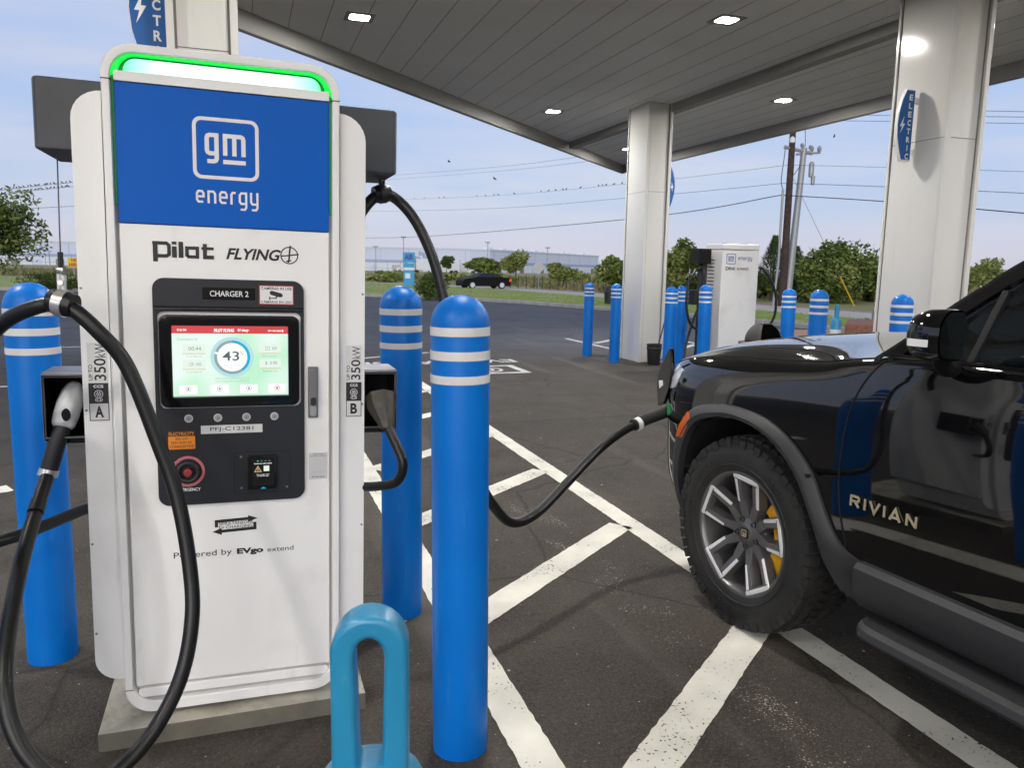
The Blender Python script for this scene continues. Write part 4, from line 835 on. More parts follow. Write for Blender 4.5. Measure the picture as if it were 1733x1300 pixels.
k = MB(); patch(k, [(.705, .955), (.63, .965), (.585, .965), (.59, .915), (.66, .905), (.71, .905)], 'gloss', .004); k.build('lower_lamp_housing', suv, ang=60)
k = MB(); patch(k, [(.72, .885), (.65, .885), (.63, .845), (.66, .83), (.72, .835)], 'greenled', .006); k.build('charge_port', suv, ang=60)
k = MB(); k.prism([(.690, 1.168), (.668, 1.172), (.655, 1.08), (.672, .965), (.712, .878), (.765, .86), (.785, .98), (.755, 1.07)], .875, .895, 'carpaint'); po = k.build('charge_port_door', suv, bevel=.006)
k = MB(); k.prism([(.758, .995), (.728, 1.0), (.722, .975), (.75, .955)], .8955, .899, 'silver'); k.build('door_badge', po)
k = MB(); T = Matrix.Translation((-.585, side(-.7, .75).y+.003, .727)) @ Matrix.Rotation(math.pi, 4, 'Z') @ Matrix.Rotation(R(.4), 4, 'Y')
GL = {'R': [[(.0, 0), (.0, 1)], [(.0, .93), (.72, .93), (.85, .82), (.85, .62), (.72, .50), (.0, .50)], [(.45, .50), (.88, 0)]], 'I': [[(.1, 0), (.1, 1)]], 'V': [[(0, 1), (.5, .02), (1, 1)]], 'A': [[(0, 0), (.5, .98), (1, 0)], [(.25, .27), (.75, .27)]], 'N': [[(.05, 0), (.05, 1)], [(.05, .95), (.92, .05)], [(.92, 0), (.92, 1)]]}
for i, ch_ in enumerate('RIVIAN'):
    x = [0, .057, .082, .139, .166, .231][i]
    for n_, pts in enumerate(GL[ch_]):
        for (w_, yy, mm) in ((.0082, -.0045-.0003*n_, 'gold'), (.0105, -.0012-.0001*n_, 'cartrim')):
            for qd in stroke([(x+a_*.040, b_*.040) for a_, b_ in pts], w_): k.prism(qd, yy, yy+.003, mm, T=T)
bdg = k.build('door_lettering', suv)
# greenhouse
RL = [(-.575, 1.268), (-.655, 1.333), (-.77, 1.441), (-.89, 1.540), (-.985, 1.612), (-1.22, 1.755), (-1.46, 1.840), (-1.8, 1.888), (-2.4, 1.90), (-3.2, 1.87), (-3.85, 1.80), (-4.05, 1.72)]
def VV(z): return .918-(z-1.27)*.385
RD = catmull([Vector((u, 0, z)) for u, z in RL], 4)
k = MB(); rows = []
for p in RD:
    ui, zi = p.x-.025, max(1.268, p.z-.062); ou = p.x; v = VV(p.z)
    rows.append([(ui-.01, VV(zi)-.012, zi), (ui, VV(zi)+.004, zi+.004), (ou-.012, v+.006, p.z-.022), (ou-.002, v-.006, p.z-.004), (ou, v-.030, p.z+.006), (ou-.02, v-.06, p.z+.006), (ou-.02, v-.075, p.z-.03)])
for sd in (1, -1): k.grid([[(a, sd*b, c) for a, b, c in r] for r in rows], 'carpaint')
k.build('roof_pillar', suv, ang=50)
k = MB(); rr = [p for p in RD if p.x < -1.42]
k.grid([[(p.x, v*(VV(p.z)-.035), p.z+.005+.055*(1-v*v)) for v in [-1+i/8 for i in range(17)]] for p in rr], 'carpaint'); k.build('roof', suv, ang=60)
def glassmat():
    m = bpy.data.materials.new('tinted window'); m.use_nodes = True; nt = m.node_tree; N = nt.nodes.new; K = nt.links.new; b = nt.nodes['Principled BSDF']
    b.inputs['Base Color'].default_value = (.004, .005, .006, 1); b.inputs['Roughness'].default_value = .015
    tr = N('ShaderNodeBsdfTransparent'); tr.inputs[0].default_value = (.55, .62, .60, 1); ms = N('ShaderNodeMixShader'); fr = N('ShaderNodeFresnel'); fr.inputs[0].default_value = 1.5
    ma = N('ShaderNodeMath'); ma.operation = 'MULTIPLY_ADD'; ma.inputs[1].default_value = 1.2; ma.inputs[2].default_value = .06; K(fr.outputs[0], ma.inputs[0]); K(ma.outputs[0], ms.inputs[0])
    gl = N('ShaderNodeBsdfGlossy'); gl.inputs['Roughness'].default_value = .01
    K(tr.outputs[0], ms.inputs[1]); K(gl.outputs[0], ms.inputs[2]); K(ms.outputs[0], nt.nodes['Material Output'].inputs[0]); return m
M['tint'] = glassmat()
k = MB(); ws = [p for p in RD if p.x > -1.46]
k.grid([[(p.x-.012+.16*(1-v*v)*(1-(p.z-1.26)*.5), v*(VV(p.z)-.06), p.z-.005+.05*(1-v*v)*(p.z-1.26)/.55) for v in [-1+i/8 for i in range(17)]] for p in ws], 'tint'); k.build('windscreen', suv, ang=60)
for sd in (1, -1):
    k = MB(); rows = []
    for p in RD:
        if p.x-.025 < -3.9: continue
        zi = max(1.275, p.z-.058); rows.append([(p.x-.03, sd*(VV(1.272+(zi-1.272)*t)-.012), 1.272+(zi-1.272)*t) for t in (0, .33, .66, 1)])
    k.grid(rows, 'tint'); k.build('side_window', suv, ang=60)
    for (u0, z0, u1, z1, w) in ((-.932, 1.272, -.968, 1.512, .012), (-1.74, 1.272, -1.80, 1.80, .05), (-2.72, 1.272, -2.85, 1.81, .05)):
        k = MB(); k.add([(u, sd*(VV(z)+d), z) for d in (-.012, .006) for u, z in ((u0-w, z0), (u0+w, z0), (u1+w, z1), (u1-w, z1))], [(0, 1, 2, 3), (4, 5, 6, 7), (0, 1, 5, 4), (1, 2, 6, 5), (2, 3, 7, 6), (3, 0, 4, 7)], 'cartrim')
        k.build('window_divider', suv, bevel=.003)
    k = MB(); k.tube([(-.66, sd*.927, 1.276), (-.9, sd*.930, 1.281), (-1.6, sd*.934, 1.285), (-2.6, sd*.934, 1.285), (-3.8, sd*.90, 1.285)], .008, 'gloss', 8); k.build('belt_trim', suv)
k = MB(); rg_ = [p for p in RD if p.x < -3.9]; k.box((-4.08, -.70, 1.25), (-4.03, .70, 1.76), 'glass'); k.build('rear_window', suv, bevel=.02)
# interior
k = MB(); k.box((-3.9, -.85, .70), (-.75, .85, .78), 'blackplastic'); k.box((-1.05, -.84, 1.05), (-.80, .84, 1.215), 'blackplastic'); k.build('dashboard', suv, bevel=.03)
for y in (.40, -.40):
    k = MB(); k.box((-1.95, y-.25, .78), (-1.42, y+.25, 1.0), 'dgrey'); T = Matrix.Translation((-1.93, y, .95)) @ Matrix.Rotation(R(-14), 4, 'Y'); k.box((-.08, -.24, 0), (.06, .24, .60), 'dgrey', T); k.box((-.05, -.13, .64), (.04, .13, .82), 'dgrey', T); k.build('seat', suv, bevel=.04)
k = MB(); T = Matrix.Translation((-1.15, .40, 1.12)) @ Matrix.Rotation(R(68), 4, 'Y'); k.tube([T @ Vector((.185*math.cos(a), .185*math.sin(a), 0)) for a in [i*math.pi/16 for i in range(33)]], .015, 'blackplastic', 8); k.build('steering_wheel', suv)
# door mirror
def mirror(sd):
    P = [(-.895, 1.160, .60), (-.905, 1.168, .82), (-.94, 1.170, .97), (-.98, 1.163, 1.0), (-1.0, 1.156, .97)]
    k = MB(); rows = []
    for u, vo, s in P:
        h = .078*s; cz = 1.378; vi = 1.045+.02*(1-s)
        rows.append([(u, sd*(vi+(vo-vi)*a), cz+h*b) for a, b in [((c+1)/2, d) for c, d in rrect(-1, -1, 1, 1, (.30, .62, .92, .45), 6)]])
    k.grid(rows, 'carpaint', close=True); k.f.append(list(range(len(rows[0])))); k.mi.append(0)
    mo = k.build('door_mirror', suv, ang=50)
    k = MB(); r = rows[-1]; c = [(p[0]+.004, p[1]*.97+sd*.03*1.1, 1.378+(p[2]-1.378)*.93) for p in r]; k.add([(p[0]-.008, p[1], p[2]) for p in c], [list(range(len(c)))], 'mirr'); k.f.append(list(range(len(c)))) if False else None; k.build('mirror_glass', mo)
    k = MB(); k.grid([[(u, sd*v, z) for z in (1.343, 1.365)] for u, v in ((-.897, 1.11), (-.899, 1.160), (-.908, 1.1705), (-.94, 1.1725), (-.975, 1.1665))], 'letter'); 
    k.build('turn_lamp', mo)
    k = MB(); k.tube([(-.90, sd*.92, 1.262), (-.915, sd*1.0, 1.268), (-.945, sd*1.06, 1.30), (-.965, sd*1.09, 1.325)], .028, 'cartrim', 12, smooth=3); k.build('mirror_arm', mo)
M['mirr'] = mat('mirror', (.5, .52, .55), .02, 1)
mirror(1); mirror(-1)
# wheels: local y = outward
def wheel():
    TL = Matrix.Rotation(R(-90), 4, 'X')
    rm = MB()
    rm.lathe([(.262, -.26), (.262, -.03), (.274, -.018), (.274, -.010), (.262, -.012), (.250, -.03), (.243, -.10), (.238, -.26)], 'rim', 60, TL, cap=False)
    rm.lathe([(.0, -.20), (.10, -.20), (.10, -.075), (.062, -.055), (.040, -.05), (.034, -.045), (0, -.043)], 'rim', 40, TL, cap=False)
    faces = []
    for i in range(5):
        face = MB(); faces.append(face)
        a = R(94+72*i); ca, sa = math.cos(a), math.sin(a)
        def Q(r, t): return (r*ca-t*sa, r*sa+t*ca)
        def bar(p, q, w0, w1, d0, d1, dep, mt, mb):
            p, q = Vector(p), Vector(q); t = (q-p).normalized(); nn = Vector((-t.y, t.x)); vs = []
            for (pt, w, d) in ((p, w0, d0), (q, w1, d1)):
                for s, dd in ((1, 0), (-1, 0), (-1, -dep), (1, -dep)): c = pt+nn*(s*w/2*(1.0 if dd == 0 else 1.5)); vs.append((c.x, d+dd, c.y))
            mb.add(vs, [(0, 1, 2, 3), (4, 7, 6, 5), (0, 4, 5, 1), (1, 5, 6, 2), (2, 6, 7, 3), (3, 7, 4, 0)], mt)
        for s in (-1, 1):
            bar(Q(.060, s*.018), Q(.140, s*.048), .044, .034, -.056, -.042, .045, 'rim', rm)
            bar(Q(.134, s*.047), Q(.256, s*.058), .034, .036, -.042, -.014, .045, 'rim', rm)
            bar(Q(.128, s*.0575), Q(.254, s*.0695), .011, .0135, -.0425, -.0115, .004, 'machined', face)
        bar(Q(.245, -.072), Q(.245, .072), .026, .026, -.016, -.016, .032, 'rim', rm)
        bar(Q(.2475, -.077), Q(.2475, .077), .0135, .0135, -.0117, -.0117, .003, 'machined', face)
        b = R(94+36+72*i); rm.lathe([(.0135, -.06), (.0135, -.0475), (.0105, -.0475), (.0105, -.056), (0, -.056)], 'gap', 14, Matrix.Translation((.062*math.cos(b), 0, .062*math.sin(b))) @ TL, cap=False)
    w = rm.build('wheel', None, ang=30, bevel=.0025)
    [f.build('machined_edge', w, ang=30) for f in faces]
    k = MB(); k.prism(rrect(-.021, -.021, .021, .021, .006, 3), -.044, -.0385, 'cartrim'); k.ring(rrect(-.015, -.016, .015, .016, .003, 2), rrect(-.011, -.012, .011, .012, .002, 2), -.0386, -.0372, 'gold'); k.prism([(-.004, -.015), (.004, -.015), (.004, .004), (-.004, .004)], -.0386, -.0372, 'gold'); k.build('centre_cap', w)
    k = MB(); k.lathe([(.10, -.150), (.180, -.150), (.180, -.125), (.10, -.125)], 'disc', 48, TL, cap=False); k.lathe([(.10, -.150), (.10, -.10), (.06, -.09), (0, -.09)], 'disc', 32, TL, cap=False); k.build('brake_disc', w)
    k = MB(); A = [R(180+x) for x in range(-56, 57, 8)]
    k.prism([(.226*math.cos(a), .226*math.sin(a)) for a in A]+[(.135*math.cos(a), .135*math.sin(a)) for a in reversed(A)], -.175, -.082, 'caliper'); text(k, 'R', -.172, -.010, -.160, .006, -.0845, 'black', T=Matrix.Identity(4)) if False else None
    k.build('brake_caliper', w, bevel=.006)
    t = MB(); pr = [(.262, -.035), (.270, -.014), (.285, -.004), (.310, .001), (.350, .002), (.378, -.002), (.398, -.012), (.411, -.028), (.4155, -.050), (.4165, -.14), (.4155, -.23), (.411, -.255), (.398, -.27), (.35, -.283), (.29, -.28), (.262, -.25)]
    t.lathe(pr, 'tyre', 96, TL, cap=False)
    t.lathe([(.300, -.001), (.302, .0035), (.306, .0035), (.308, -.001)], 'tyre', 96, TL, cap=False)
    def blk(a0, a1, r0, r1, y0, y1, sk=0, tp=.12):
        vs = []
        for r, e in ((r0, 0), (r1, (a1-a0)*tp)):
            for y, s in ((y0, -sk), (y1, sk)):
                for a in (a0+e, a1-e): vs.append((r*math.cos(a+s), y, r*math.sin(a+s)))
        t.add(vs, [(0, 1, 3, 2), (4, 6, 7, 5), (0, 4, 5, 1), (2, 3, 7, 6), (0, 2, 6, 4), (1, 5, 7, 3)], 'tyre')
    N_ = 54
    for i in range(N_):
        a = 2*math.pi*i/N_; s = 2*math.pi/N_; big = i % 2
        blk(a, a+s*.84, .405, .4255, -.078-.004*big, -.042, .012); blk(a+s*.5, a+s*1.24, .41, .428, -.135, -.086, -.02); blk(a, a+s*.74, .41, .428, -.195, -.143, .02); blk(a+s*.5, a+s*1.24, .405, .4265, -.25, -.203, -.012)
        blk(a+s*.02, a+s*.82, .376 if big else .390, .4150, -.05, -.004 if not big else .001, .004, .0)
    # moulded sidewall figures
    for i in range(90):
        a = 2*math.pi*i/90
        if (i % 30) < 14: blk(a, a+.045*(.5+.5*((i*7) % 3)/2), .328, .346, -.002, .0045, 0, 0)
    ty = t.build('tyre', w, ang=35)
    return w
w0 = wheel(); w0.parent = suv; w0.location = (0, .985, .4265)
def put(w, x, y, rz, ry):
    c = copy_tree(w, suv); c.location = (x, y, .4265); c.rotation_euler = (0, ry, rz); return c
put(w0, -3.076, .985, 0, R(40)); put(w0, 0, -.985, math.pi, 0); put(w0, -3.076, -.985, math.pi, R(20))
# ------------------------------------------------ things on the forecourt
def delineator():
    """waist-high blue post with a loop handle on top; local x across the loop"""
    t = empty('delineator_post', cat='traffic post')
    b = MB(); b.lathe([(.16, 0), (.17, .02), (.165, .06), (.11, .09), (.098, .12), (.092, .74), (.088, .775), (.072, .808), (.045, .822), (0, .825)], 'teal', 36); b.build('post', t, ang=50)
    k = MB(); k.ring(circ(0, 0, .0975, 36), circ(0, 0, .094, 36), .48, .60, 'band', 'Z'); k.build('reflective_band', t)
    h = MB(); out_ = [(-.055, .77)]+[(-.055*math.cos(a), 1.007+.055*math.sin(a)*1.05) for a in [math.pi*i/16 for i in range(17)]]+[(.055, .77)]
    n_ = len(out_); inn = [(-.0215, .842)]+[(-.0215*math.cos(a), 1.000+.031*math.sin(a)) for a in [math.pi*i/16 for i in range(17)]]+[(.0215, .842)]
    inn[0] = (-.017, .832); inn[-1] = (.017, .832)
    h.ring(out_, inn, -.029, .029, 'teal'); hh = h.build('loop_handle', t, bevel=.009, seg=3, ang=60)
    k = MB(); k.tube([(0, -.0285, .832), (0, -.045, .80), (0, -.07, .76)], .0045, 'teal', 8); k.build('moulded_rib', t)
    return t
DP = delineator(); DP.location = (.157, 1.06, 0); DP.rotation_euler = (0, 0, R(-14)); DP['label'] = 'glossy light blue loop handled post in the foreground before the cabinet'
q = copy_tree(DP); p = pd(1414, 560, 14.6); q.location = (p.x, p.y, -.06); q.rotation_euler = (0, 0, R(70)); q['label'] = 'small blue loop handled post far behind the black car hood'
# bucket with squeegee at the middle column
bk = empty('bucket', (6.50, 11.53, 0), label='black bucket standing at the foot of the middle white column', cat='bucket')
k = MB(); k.lathe([(.098, 0), (.102, .01), (.125, .33), (.131, .335), (.131, .348), (.120, .348), (.098, .05)], 'blackplastic', 28); k.build('pail', bk); k = MB(); k.lathe([(.127, .27), (.1305, .275), (.1305, .29), (.127, .295)], 'bin', 28, cap=False); k.build('rim_band', bk)
sq = empty('squeegee', (6.50, 11.53, 0), label='long handled squeegee leaning in the black bucket', cat='squeegee')
k = MB(); k.tube([(.0, 0, .05), (.22, .04, .80), (.36, .06, 1.25)], .011, 'blackplastic', 8); k.build('handle', sq); k = MB(); k.box((-.10, -.02, .03), (.10, .02, .07), 'bin'); k.build('blade_head', sq, bevel=.006)
s2 = copy_tree(sq); s2.location = (6.53, 11.55, 0); s2.rotation_euler = (R(-8), R(20), R(-60)); s2.scale = (1, 1, .42); s2['label'] = 'short squeegee handle tilted to the right in the black bucket'
ds = empty('towel_dispenser', (6.95, 12.1, 1.2), label='dark box mounted on the right face of the middle column', cat='dispenser'); k = MB(); k.box((-.1, -.12, -.12), (.06, .12, .16), 'bin'); k.build('case', ds, bevel=.02); k = MB(); k.box((-.08, -.124, -.10), (.04, -.115, .0), 'gap'); k.build('slot', ds)
# dome topped bin behind the car hood
bn = empty('trash_can', (6.03, 8.02, 0), (0, 0, R(-72)), label='grey black dome topped trash can behind the car hood, mouth open to the right', cat='trash can')
k = MB(); k.lathe([(.20, 0), (.215, .02), (.235, .66), (.245, .68)], 'bin', 32); k.build('can', bn)
k = MB(); k.lathe([(.285, .685), (.295, .70), (.295, .715), (.262, .722)], 'bin', 36); k.build('lid_rim', bn)
k = MB(); rows = []
for i in range(13):
    el_ = math.pi/2*i/12; rows.append([])
    for j in range(40):
        az = 2*math.pi*j/40; rows[-1].append((.222*math.cos(el_)*math.cos(az), .222*math.cos(el_)*math.sin(az), .72+.245*math.sin(el_)))
for i in range(12):
    for j in range(40):
        az = (2*math.pi*(j+.5)/40+math.pi) % (2*math.pi)-math.pi
        if abs(az+R(20)) < R(46) and i < 9: continue
        a, b, c_, d_ = rows[i][j], rows[i][(j+1) % 40], rows[i+1][(j+1) % 40], rows[i+1][j]; k.add([a, b, c_, d_], [(0, 1, 2, 3)], 'bin')
dm = k.build('dome_lid', bn, weld=.0005, ang=60); so2 = dm.modifiers.new('s', 'SOLIDIFY'); so2.thickness = .012
k = MB(); k.lathe([(.20, .66), (.195, .74), (.165, .83), (.11, .90), (.03, .93)], 'binin', 24); k.build('liner', bn)
# black bin by the kerb
p = gp(1031, 520); kb_ = empty('trash_can', (p.x, p.y, 0), label='small black bin by the kerb left of the middle column', cat='trash can'); s_ = p.length/1315
k = MB(); k.lathe([(.20, 0), (.24, .62)], 'blackplastic', 20); k.build('can', kb_); k = MB(); k.lathe([(.27, .62), (.27, .66), (.22, .70), (.2, .80), (.12, .90), (0, .93)], 'blackplastic', 20); k.build('dome_lid', kb_)

# planters and blocks
p = gp(1455, 590); q0, q1 = gp(1428, 578), gp(1500, 588)
def slab(name, pts, h, mt, label, cat, bevel=.03):
    k = MB(); k.prism(pts, 0, h, mt, 'Z'); o = k.build(name, bevel=bevel); return obj_tag(o, label, cat)
slab('brick_planter', [(q0.x, q0.y), (q0.x+3.4, q0.y-3.2), (q0.x+5, q0.y-1.5), (q0.x+1.6, q0.y+1.7)], .42, 'brick', 'low rough red brick planter left of the right white column', 'planter', .05)
p = gp(1480, 552); slab('concrete_block', [(p.x, p.y), (p.x+2.2, p.y-1.5), (p.x+3, p.y-.4), (p.x+.9, p.y+1.1)], .55, 'concrete', 'pale concrete block beside the right white column on the lawn edge', 'block', .06)
M['patch'] = mat('orange soil', (.50, .27, .15), .9, noise=(1.5, (.42, .24, .15), .35, .65))
a, b, c_, d_ = gp(1290, 573), gp(1500, 583), gp(1500, 560), gp(1305, 558)
k = MB(); k.add([(v.x, v.y, .006) for v in (a, b, c_, d_)], [(0, 1, 2, 3)], 'patch'); obj_tag(k.build('clay_patch'), kind='structure')
# AIR machine
p = gp(692, 486); d_ = p.length/1315; t = empty('air_pump', (p.x, p.y, 0), (0, 0, R(-8)), label='bright blue AIR sign on a tyre air pump by the round shrub', cat='air pump')
z0 = 1.5
k = MB(); k.box((-.42, -.2, .1), (.42, .2, 1.9), 'cyan'); k.build('pump_case', t, bevel=.03); k = MB(); k.box((-.47, -.25, 1.95), (.47, .10, 2.75), 'cyan'); sg = k.build('sign_box', t, bevel=.03)
k = MB(); text(k, 'AIR', -.36, 2.15, .36, 2.60, -.255, 'lgb', bold=.05); k.build('sign_lettering', sg); k = MB(); k.box((-.42, -.21, 1.35), (.42, -.203, 1.55), 'letter'); k.box((-.30, -.21, .7), (.1, -.203, 1.1), 'letter'); k.build('price_panel', t)
# yellow notice at the left of the cabinet
p = gp(123, 485); t = empty('yellow_notice', (p.x, p.y, 0), (0, 0, R(2)), label='small yellow notice board cut off by the left edge of the cabinet', cat='sign')
z1 = pl(123, 436, p, (0, 1, 0)).z; z0 = pl(123, 452, p, (0, 1, 0)).z; w_ = (z1-z0)*1.3
k = MB(); k.box((-.18, -.03, z0), (w_, .0, z1), 'yellowsign'); k.build('board', t); k = MB(); k.box((.1, .01, 0), (.16, .06, z1), 'grey'); k.build('post', t); k = MB(); text(k, 'NOW', .02, (z0+z1)/2+.03, w_*.95, z1-.04, -.034, 'red', bold=.04); text(k, 'HIRING', -.12, z0+.04, w_*.95, (z0+z1)/2-.03, -.034, 'red', bold=.04); k.build('lettering', t)

# ------------------------------------------------ foliage
def crown(mb, cx, cy, cz, rx, ry, rz, n, s, seed, mats=('leaf1', 'leaf2', 'leaf3'), lumps=14, hole=.25, flatb=.55):
    """leaf sized faces gathered in clumps through the crown"""
    rg = random.Random(seed); L = []
    for i in range(lumps):
        while True:
            a, b, c_ = rg.uniform(-1, 1), rg.uniform(-1, 1), rg.uniform(-flatb-.2, 1)
            if a*a+b*b+c_*c_ < (.30 if i % 3 == 0 else .62): break
        L.append((a, b, c_, rg.uniform(.26, .48), rg.random()))
    for i in range(n):
        a, b, c_, r, tone = L[rg.randrange(lumps)]
        u, v = rg.uniform(-1, 1), rg.uniform(0, 2*math.pi); q = math.sqrt(1-u*u); rad = r*rg.uniform(.5, 1.08)
        x, y, z = cx+rx*(a+rad*q*math.cos(v)), cy+ry*(b+rad*q*math.sin(v)), cz+rz*(c_+rad*u)
        if rg.random() < hole*.3: continue
        k = s*rg.uniform(.55, 1.25); d1 = Vector((rg.gauss(0, 1), rg.gauss(0, 1), rg.gauss(0, .7))).normalized(); d2 = d1.cross(Vector((rg.gauss(0, 1), rg.gauss(0, 1), rg.gauss(0, 1)))).normalized(); P = Vector((x, y, z))
        t_ = tone*.55+.45*rg.random(); mt = mats[0] if t_ < .40 else mats[1] if t_ < .74 else mats[2]
        mb.add([P-d1*k, P-d1*k*.1+d2*k*.45, P+d1*k, P+d1*k*.1-d2*k*.45], [(0, 1, 2, 3)], mt)
def tree(px, py, w, h, cw, base_px, depth, label, seed, n=2600, s=.16, trunk=True, name='tree', cat='tree', mats=('leaf1', 'leaf2', 'leaf3'), lumps=16, group=None, multi=2):
    """px,py crown centre in the photo; cw/h crown size in photo pixels at this depth"""
    P = pd(px, py, depth); k_ = depth/1315; rx, rz = cw*k_/2, h*k_/2
    t = empty(name, (P.x, P.y, 0), label=label, cat=cat, group=group)
    c = MB(); crown(c, 0, 0, P.z, rx*.98, rx*.98, rz*.98, int(n*1.35), s, seed, mats, lumps); c.build('crown', t, fix=False)
    if trunk:
        rg = random.Random(seed+1); k = MB(); r0 = max(.05, rx*.055)
        k.tube([(0, 0, -.1), (rg.uniform(-.1, .1)*rx, 0, P.z*.45), (rg.uniform(-.12, .12)*rx, 0, P.z+rz*.2)], lambda q: r0*(1-.75*q), 'bark', 8, smooth=4)
        for j in range(5+multi):
            a = rg.uniform(0, 6.28); z_ = max(.3, P.z-rz*rg.uniform(.4, .9)); k.tube([(0, 0, z_), (rx*.35*math.cos(a), rx*.35*math.sin(a), z_+rz*.45), (rx*.68*math.cos(a), rx*.68*math.sin(a), z_+rz*.8)], lambda q: r0*.55*(1-.8*q), 'bark', 6, smooth=3)
        k.build('trunk', t, ang=60)
    return t
tree(-22, 385, 0, 150, 190, 0, 21, 'dark broad leaved tree entering at the left edge behind the cabinet', 1, 6500, .075, lumps=34)
tree(756, 441, 0, 24, 24, 0, 190, 'dark little tree beside the parked truck far away', 2, 900, .55, mats=('leaf1', 'leaf1', 'leaf2'))
tree(815, 447, 0, 34, 66, 0, 120, 'wide low green tree above the road left of the airy tree', 3, 1700, .45, mats=('leaf1', 'leaf2', 'leaf2'))
tree(873, 441, 0, 44, 54, 0, 95, 'airy pale tree with thin trunk behind the black sedan', 4, 1000, .32, mats=('leaf2', 'leaf3', 'leaf2'), lumps=22)
tree(953, 457, 0, 32, 62, 0, 66, 'small round tree with forked trunk in the dry field', 5, 1900, .22, mats=('leaf2', 'leaf3', 'leaf2'))
tree(1040, 456, 0, 64, 62, 0, 58, 'rounded green tree just left of the middle column', 6, 2800, .20, mats=('leaf1', 'leaf2', 'leaf3'), lumps=20)
tree(1152, 446, 0, 82, 84, 0, 48, 'tall green tree between the middle column and the far cabinet', 7, 3600, .17, lumps=22)
tree(1415, 466, 0, 124, 160, 0, 44, 'largest bushy green tree left of the right column', 8, 7200, .15, lumps=34)
tree(1480, 470, 0, 90, 90, 0, 47, 'green tree partly behind the right white column', 28, 3500, .16, lumps=22)
tree(1675, 462, 0, 56, 66, 0, 60, 'pale feathery tree at the right edge above the black car', 9, 2200, .17, mats=('leaf2', 'leaf3', 'leaf3'), lumps=22)
tree(1640, 475, 0, 40, 30, 0, 70, 'thin dark tree at the edge of the right white column', 29, 500, .22, lumps=14)
for i, (px, lb) in enumerate(((1308, 'feathery dark conifer left of the wooden utility pole'), (1345, 'shorter feathery conifer just right of the wooden utility pole'))):
    P = pd(px, 470, 46+3*i); t = empty('conifer_tree', (P.x, P.y, 0), label=lb, cat='tree', group='feathery conifers'); c = MB(); rg = random.Random(40+i); H = 3.5-.5*i
    for j in range(3800):
        z = rg.uniform(.1, 1)**.85; r = (1-z)*1.75*rg.uniform(.35, 1.06)+.04; a = rg.uniform(0, 6.283); d = Vector((math.cos(a)*.75, math.sin(a)*.75, .75)); p_ = Vector((r*math.cos(a), r*math.sin(a), z*H+.2)); k_ = rg.uniform(.09, .2); sd_ = Vector((-math.sin(a), math.cos(a), 0))*k_*.22
        c.add([p_-sd_, p_+sd_, p_+d*k_*1.1], [(0, 1, 2)], 'conif' if rg.random() < .75 else 'leaf2')
    c.build('crown', t, fix=False); k = MB(); k.tube([(0, 0, 0), (0, 0, H*.9)], lambda q: .12*(1-.8*q), 'bark', 8); k.build('trunk', t)
# shrubs and hedges
def shrub(name, x, y, rx, ry, h, n, s, seed, label, cat='shrub', lumps=20, group=None, mats=('leaf1', 'leaf1', 'leaf2')):
    t = MB(); crown(t, 0, 0, h*.48, rx, ry, h*.55, n, s, seed, mats, lumps, .1, .9); o = t.build(name, fix=False); o.location = (x, y, 0); return obj_tag(o, label, cat, group)
p = gp(731, 508); shrub('shrub', p.x, p.y+.6, .93, .93, 1.32, 5200, .07, 60, 'dense round dark shrub on the lawn beside the AIR sign')
p = gp(75, 497); shrub('hedge', p.x+.2, p.y+.7, 1.55, .8, 1.05, 6000, .065, 61, 'long clipped dark hedge behind the left bollard', 'hedge', 26); shrub('hedge', p.x+2.4, p.y+.9, 1.4, .8, 1.15, 5200, .065, 62, 'clipped hedge right of the thin hanger wire beside the cabinet', 'hedge', 26)
rg = random.Random(77)
for i in range(16):
    px = 1115+i*26; d = 48+rg.uniform(-3, 4); P = pd(px, 505, d); shrub('field_bush', P.x, P.y, rg.uniform(1.0, 1.6), 1.0, rg.uniform(1.5, 2.3), 750, .17, 100+i, 'low dense bush in the undergrowth row beneath the trees', 'bush', 9, 'undergrowth bushes beneath the right hand trees')
for i in range(13):
    px = 640+rg.uniform(0, 400); d = rg.uniform(75, 105); P = pd(px, 470, d); shrub('field_bush', P.x, P.y, rg.uniform(1.2, 3.2), 1.2, rg.uniform(.8, 1.5), 420, .28, 140+i, 'scrubby pale green bush in the dry field', 'bush', 8, 'scrub bushes in the dry field', ('leaf2', 'leaf3', 'leaf2'))
# grass
gb2 = MB(); rg = random.Random(9)
for i in range(26000):
    f = rg.random(); j = rg.uniform(0, len(LAWN)-1.001); a = LAWN[int(j)][0].lerp(LAWN[int(j)+1][0], j % 1); b = LAWN[int(j)][1].lerp(LAWN[int(j)+1][1], j % 1); P = a.lerp(b, f); P.z = .12
    if P.y > 75 or P.y < 12 or P.x < -14: continue
    h_ = rg.uniform(.04, .10); an = rg.uniform(0, 6.28); w_ = Vector((math.cos(an), math.sin(an), 0))*.02; gb2.add([P-w_, P+w_, P+Vector((rg.uniform(-.04, .04), rg.uniform(-.04, .04), h_))], [(0, 1, 2)], 'blades')
obj_tag(gb2.build('grass', fix=False), kind='stuff')
M['tuft'] = mat('dry grass', (.22, .19, .085), .9); M['tuft2'] = mat('weed', (.12, .14, .05), .9)
wd = MB()
for i in range(15000):
    d = rg.uniform(48, 150); px = rg.uniform(-100, 1750); P = pd(px, 470, d); P.z = -.03
    if P.x < 24.5 and P.y < 90 and P.x > -20 and not (P.x > 24): continue
    h_ = rg.uniform(.2, .6); an = rg.uniform(0, 6.28); w_ = Vector((math.cos(an), math.sin(an), 0))*rg.uniform(.1, .3); wd.add([P-w_, P+w_, P+w_*rg.uniform(-.5, 1)+Vector((0, 0, h_))], [(0, 1, 2)], 'tuft' if rg.random() < .6 else 'tuft2')
obj_tag(wd.build('field_grass', fix=False), kind='stuff')

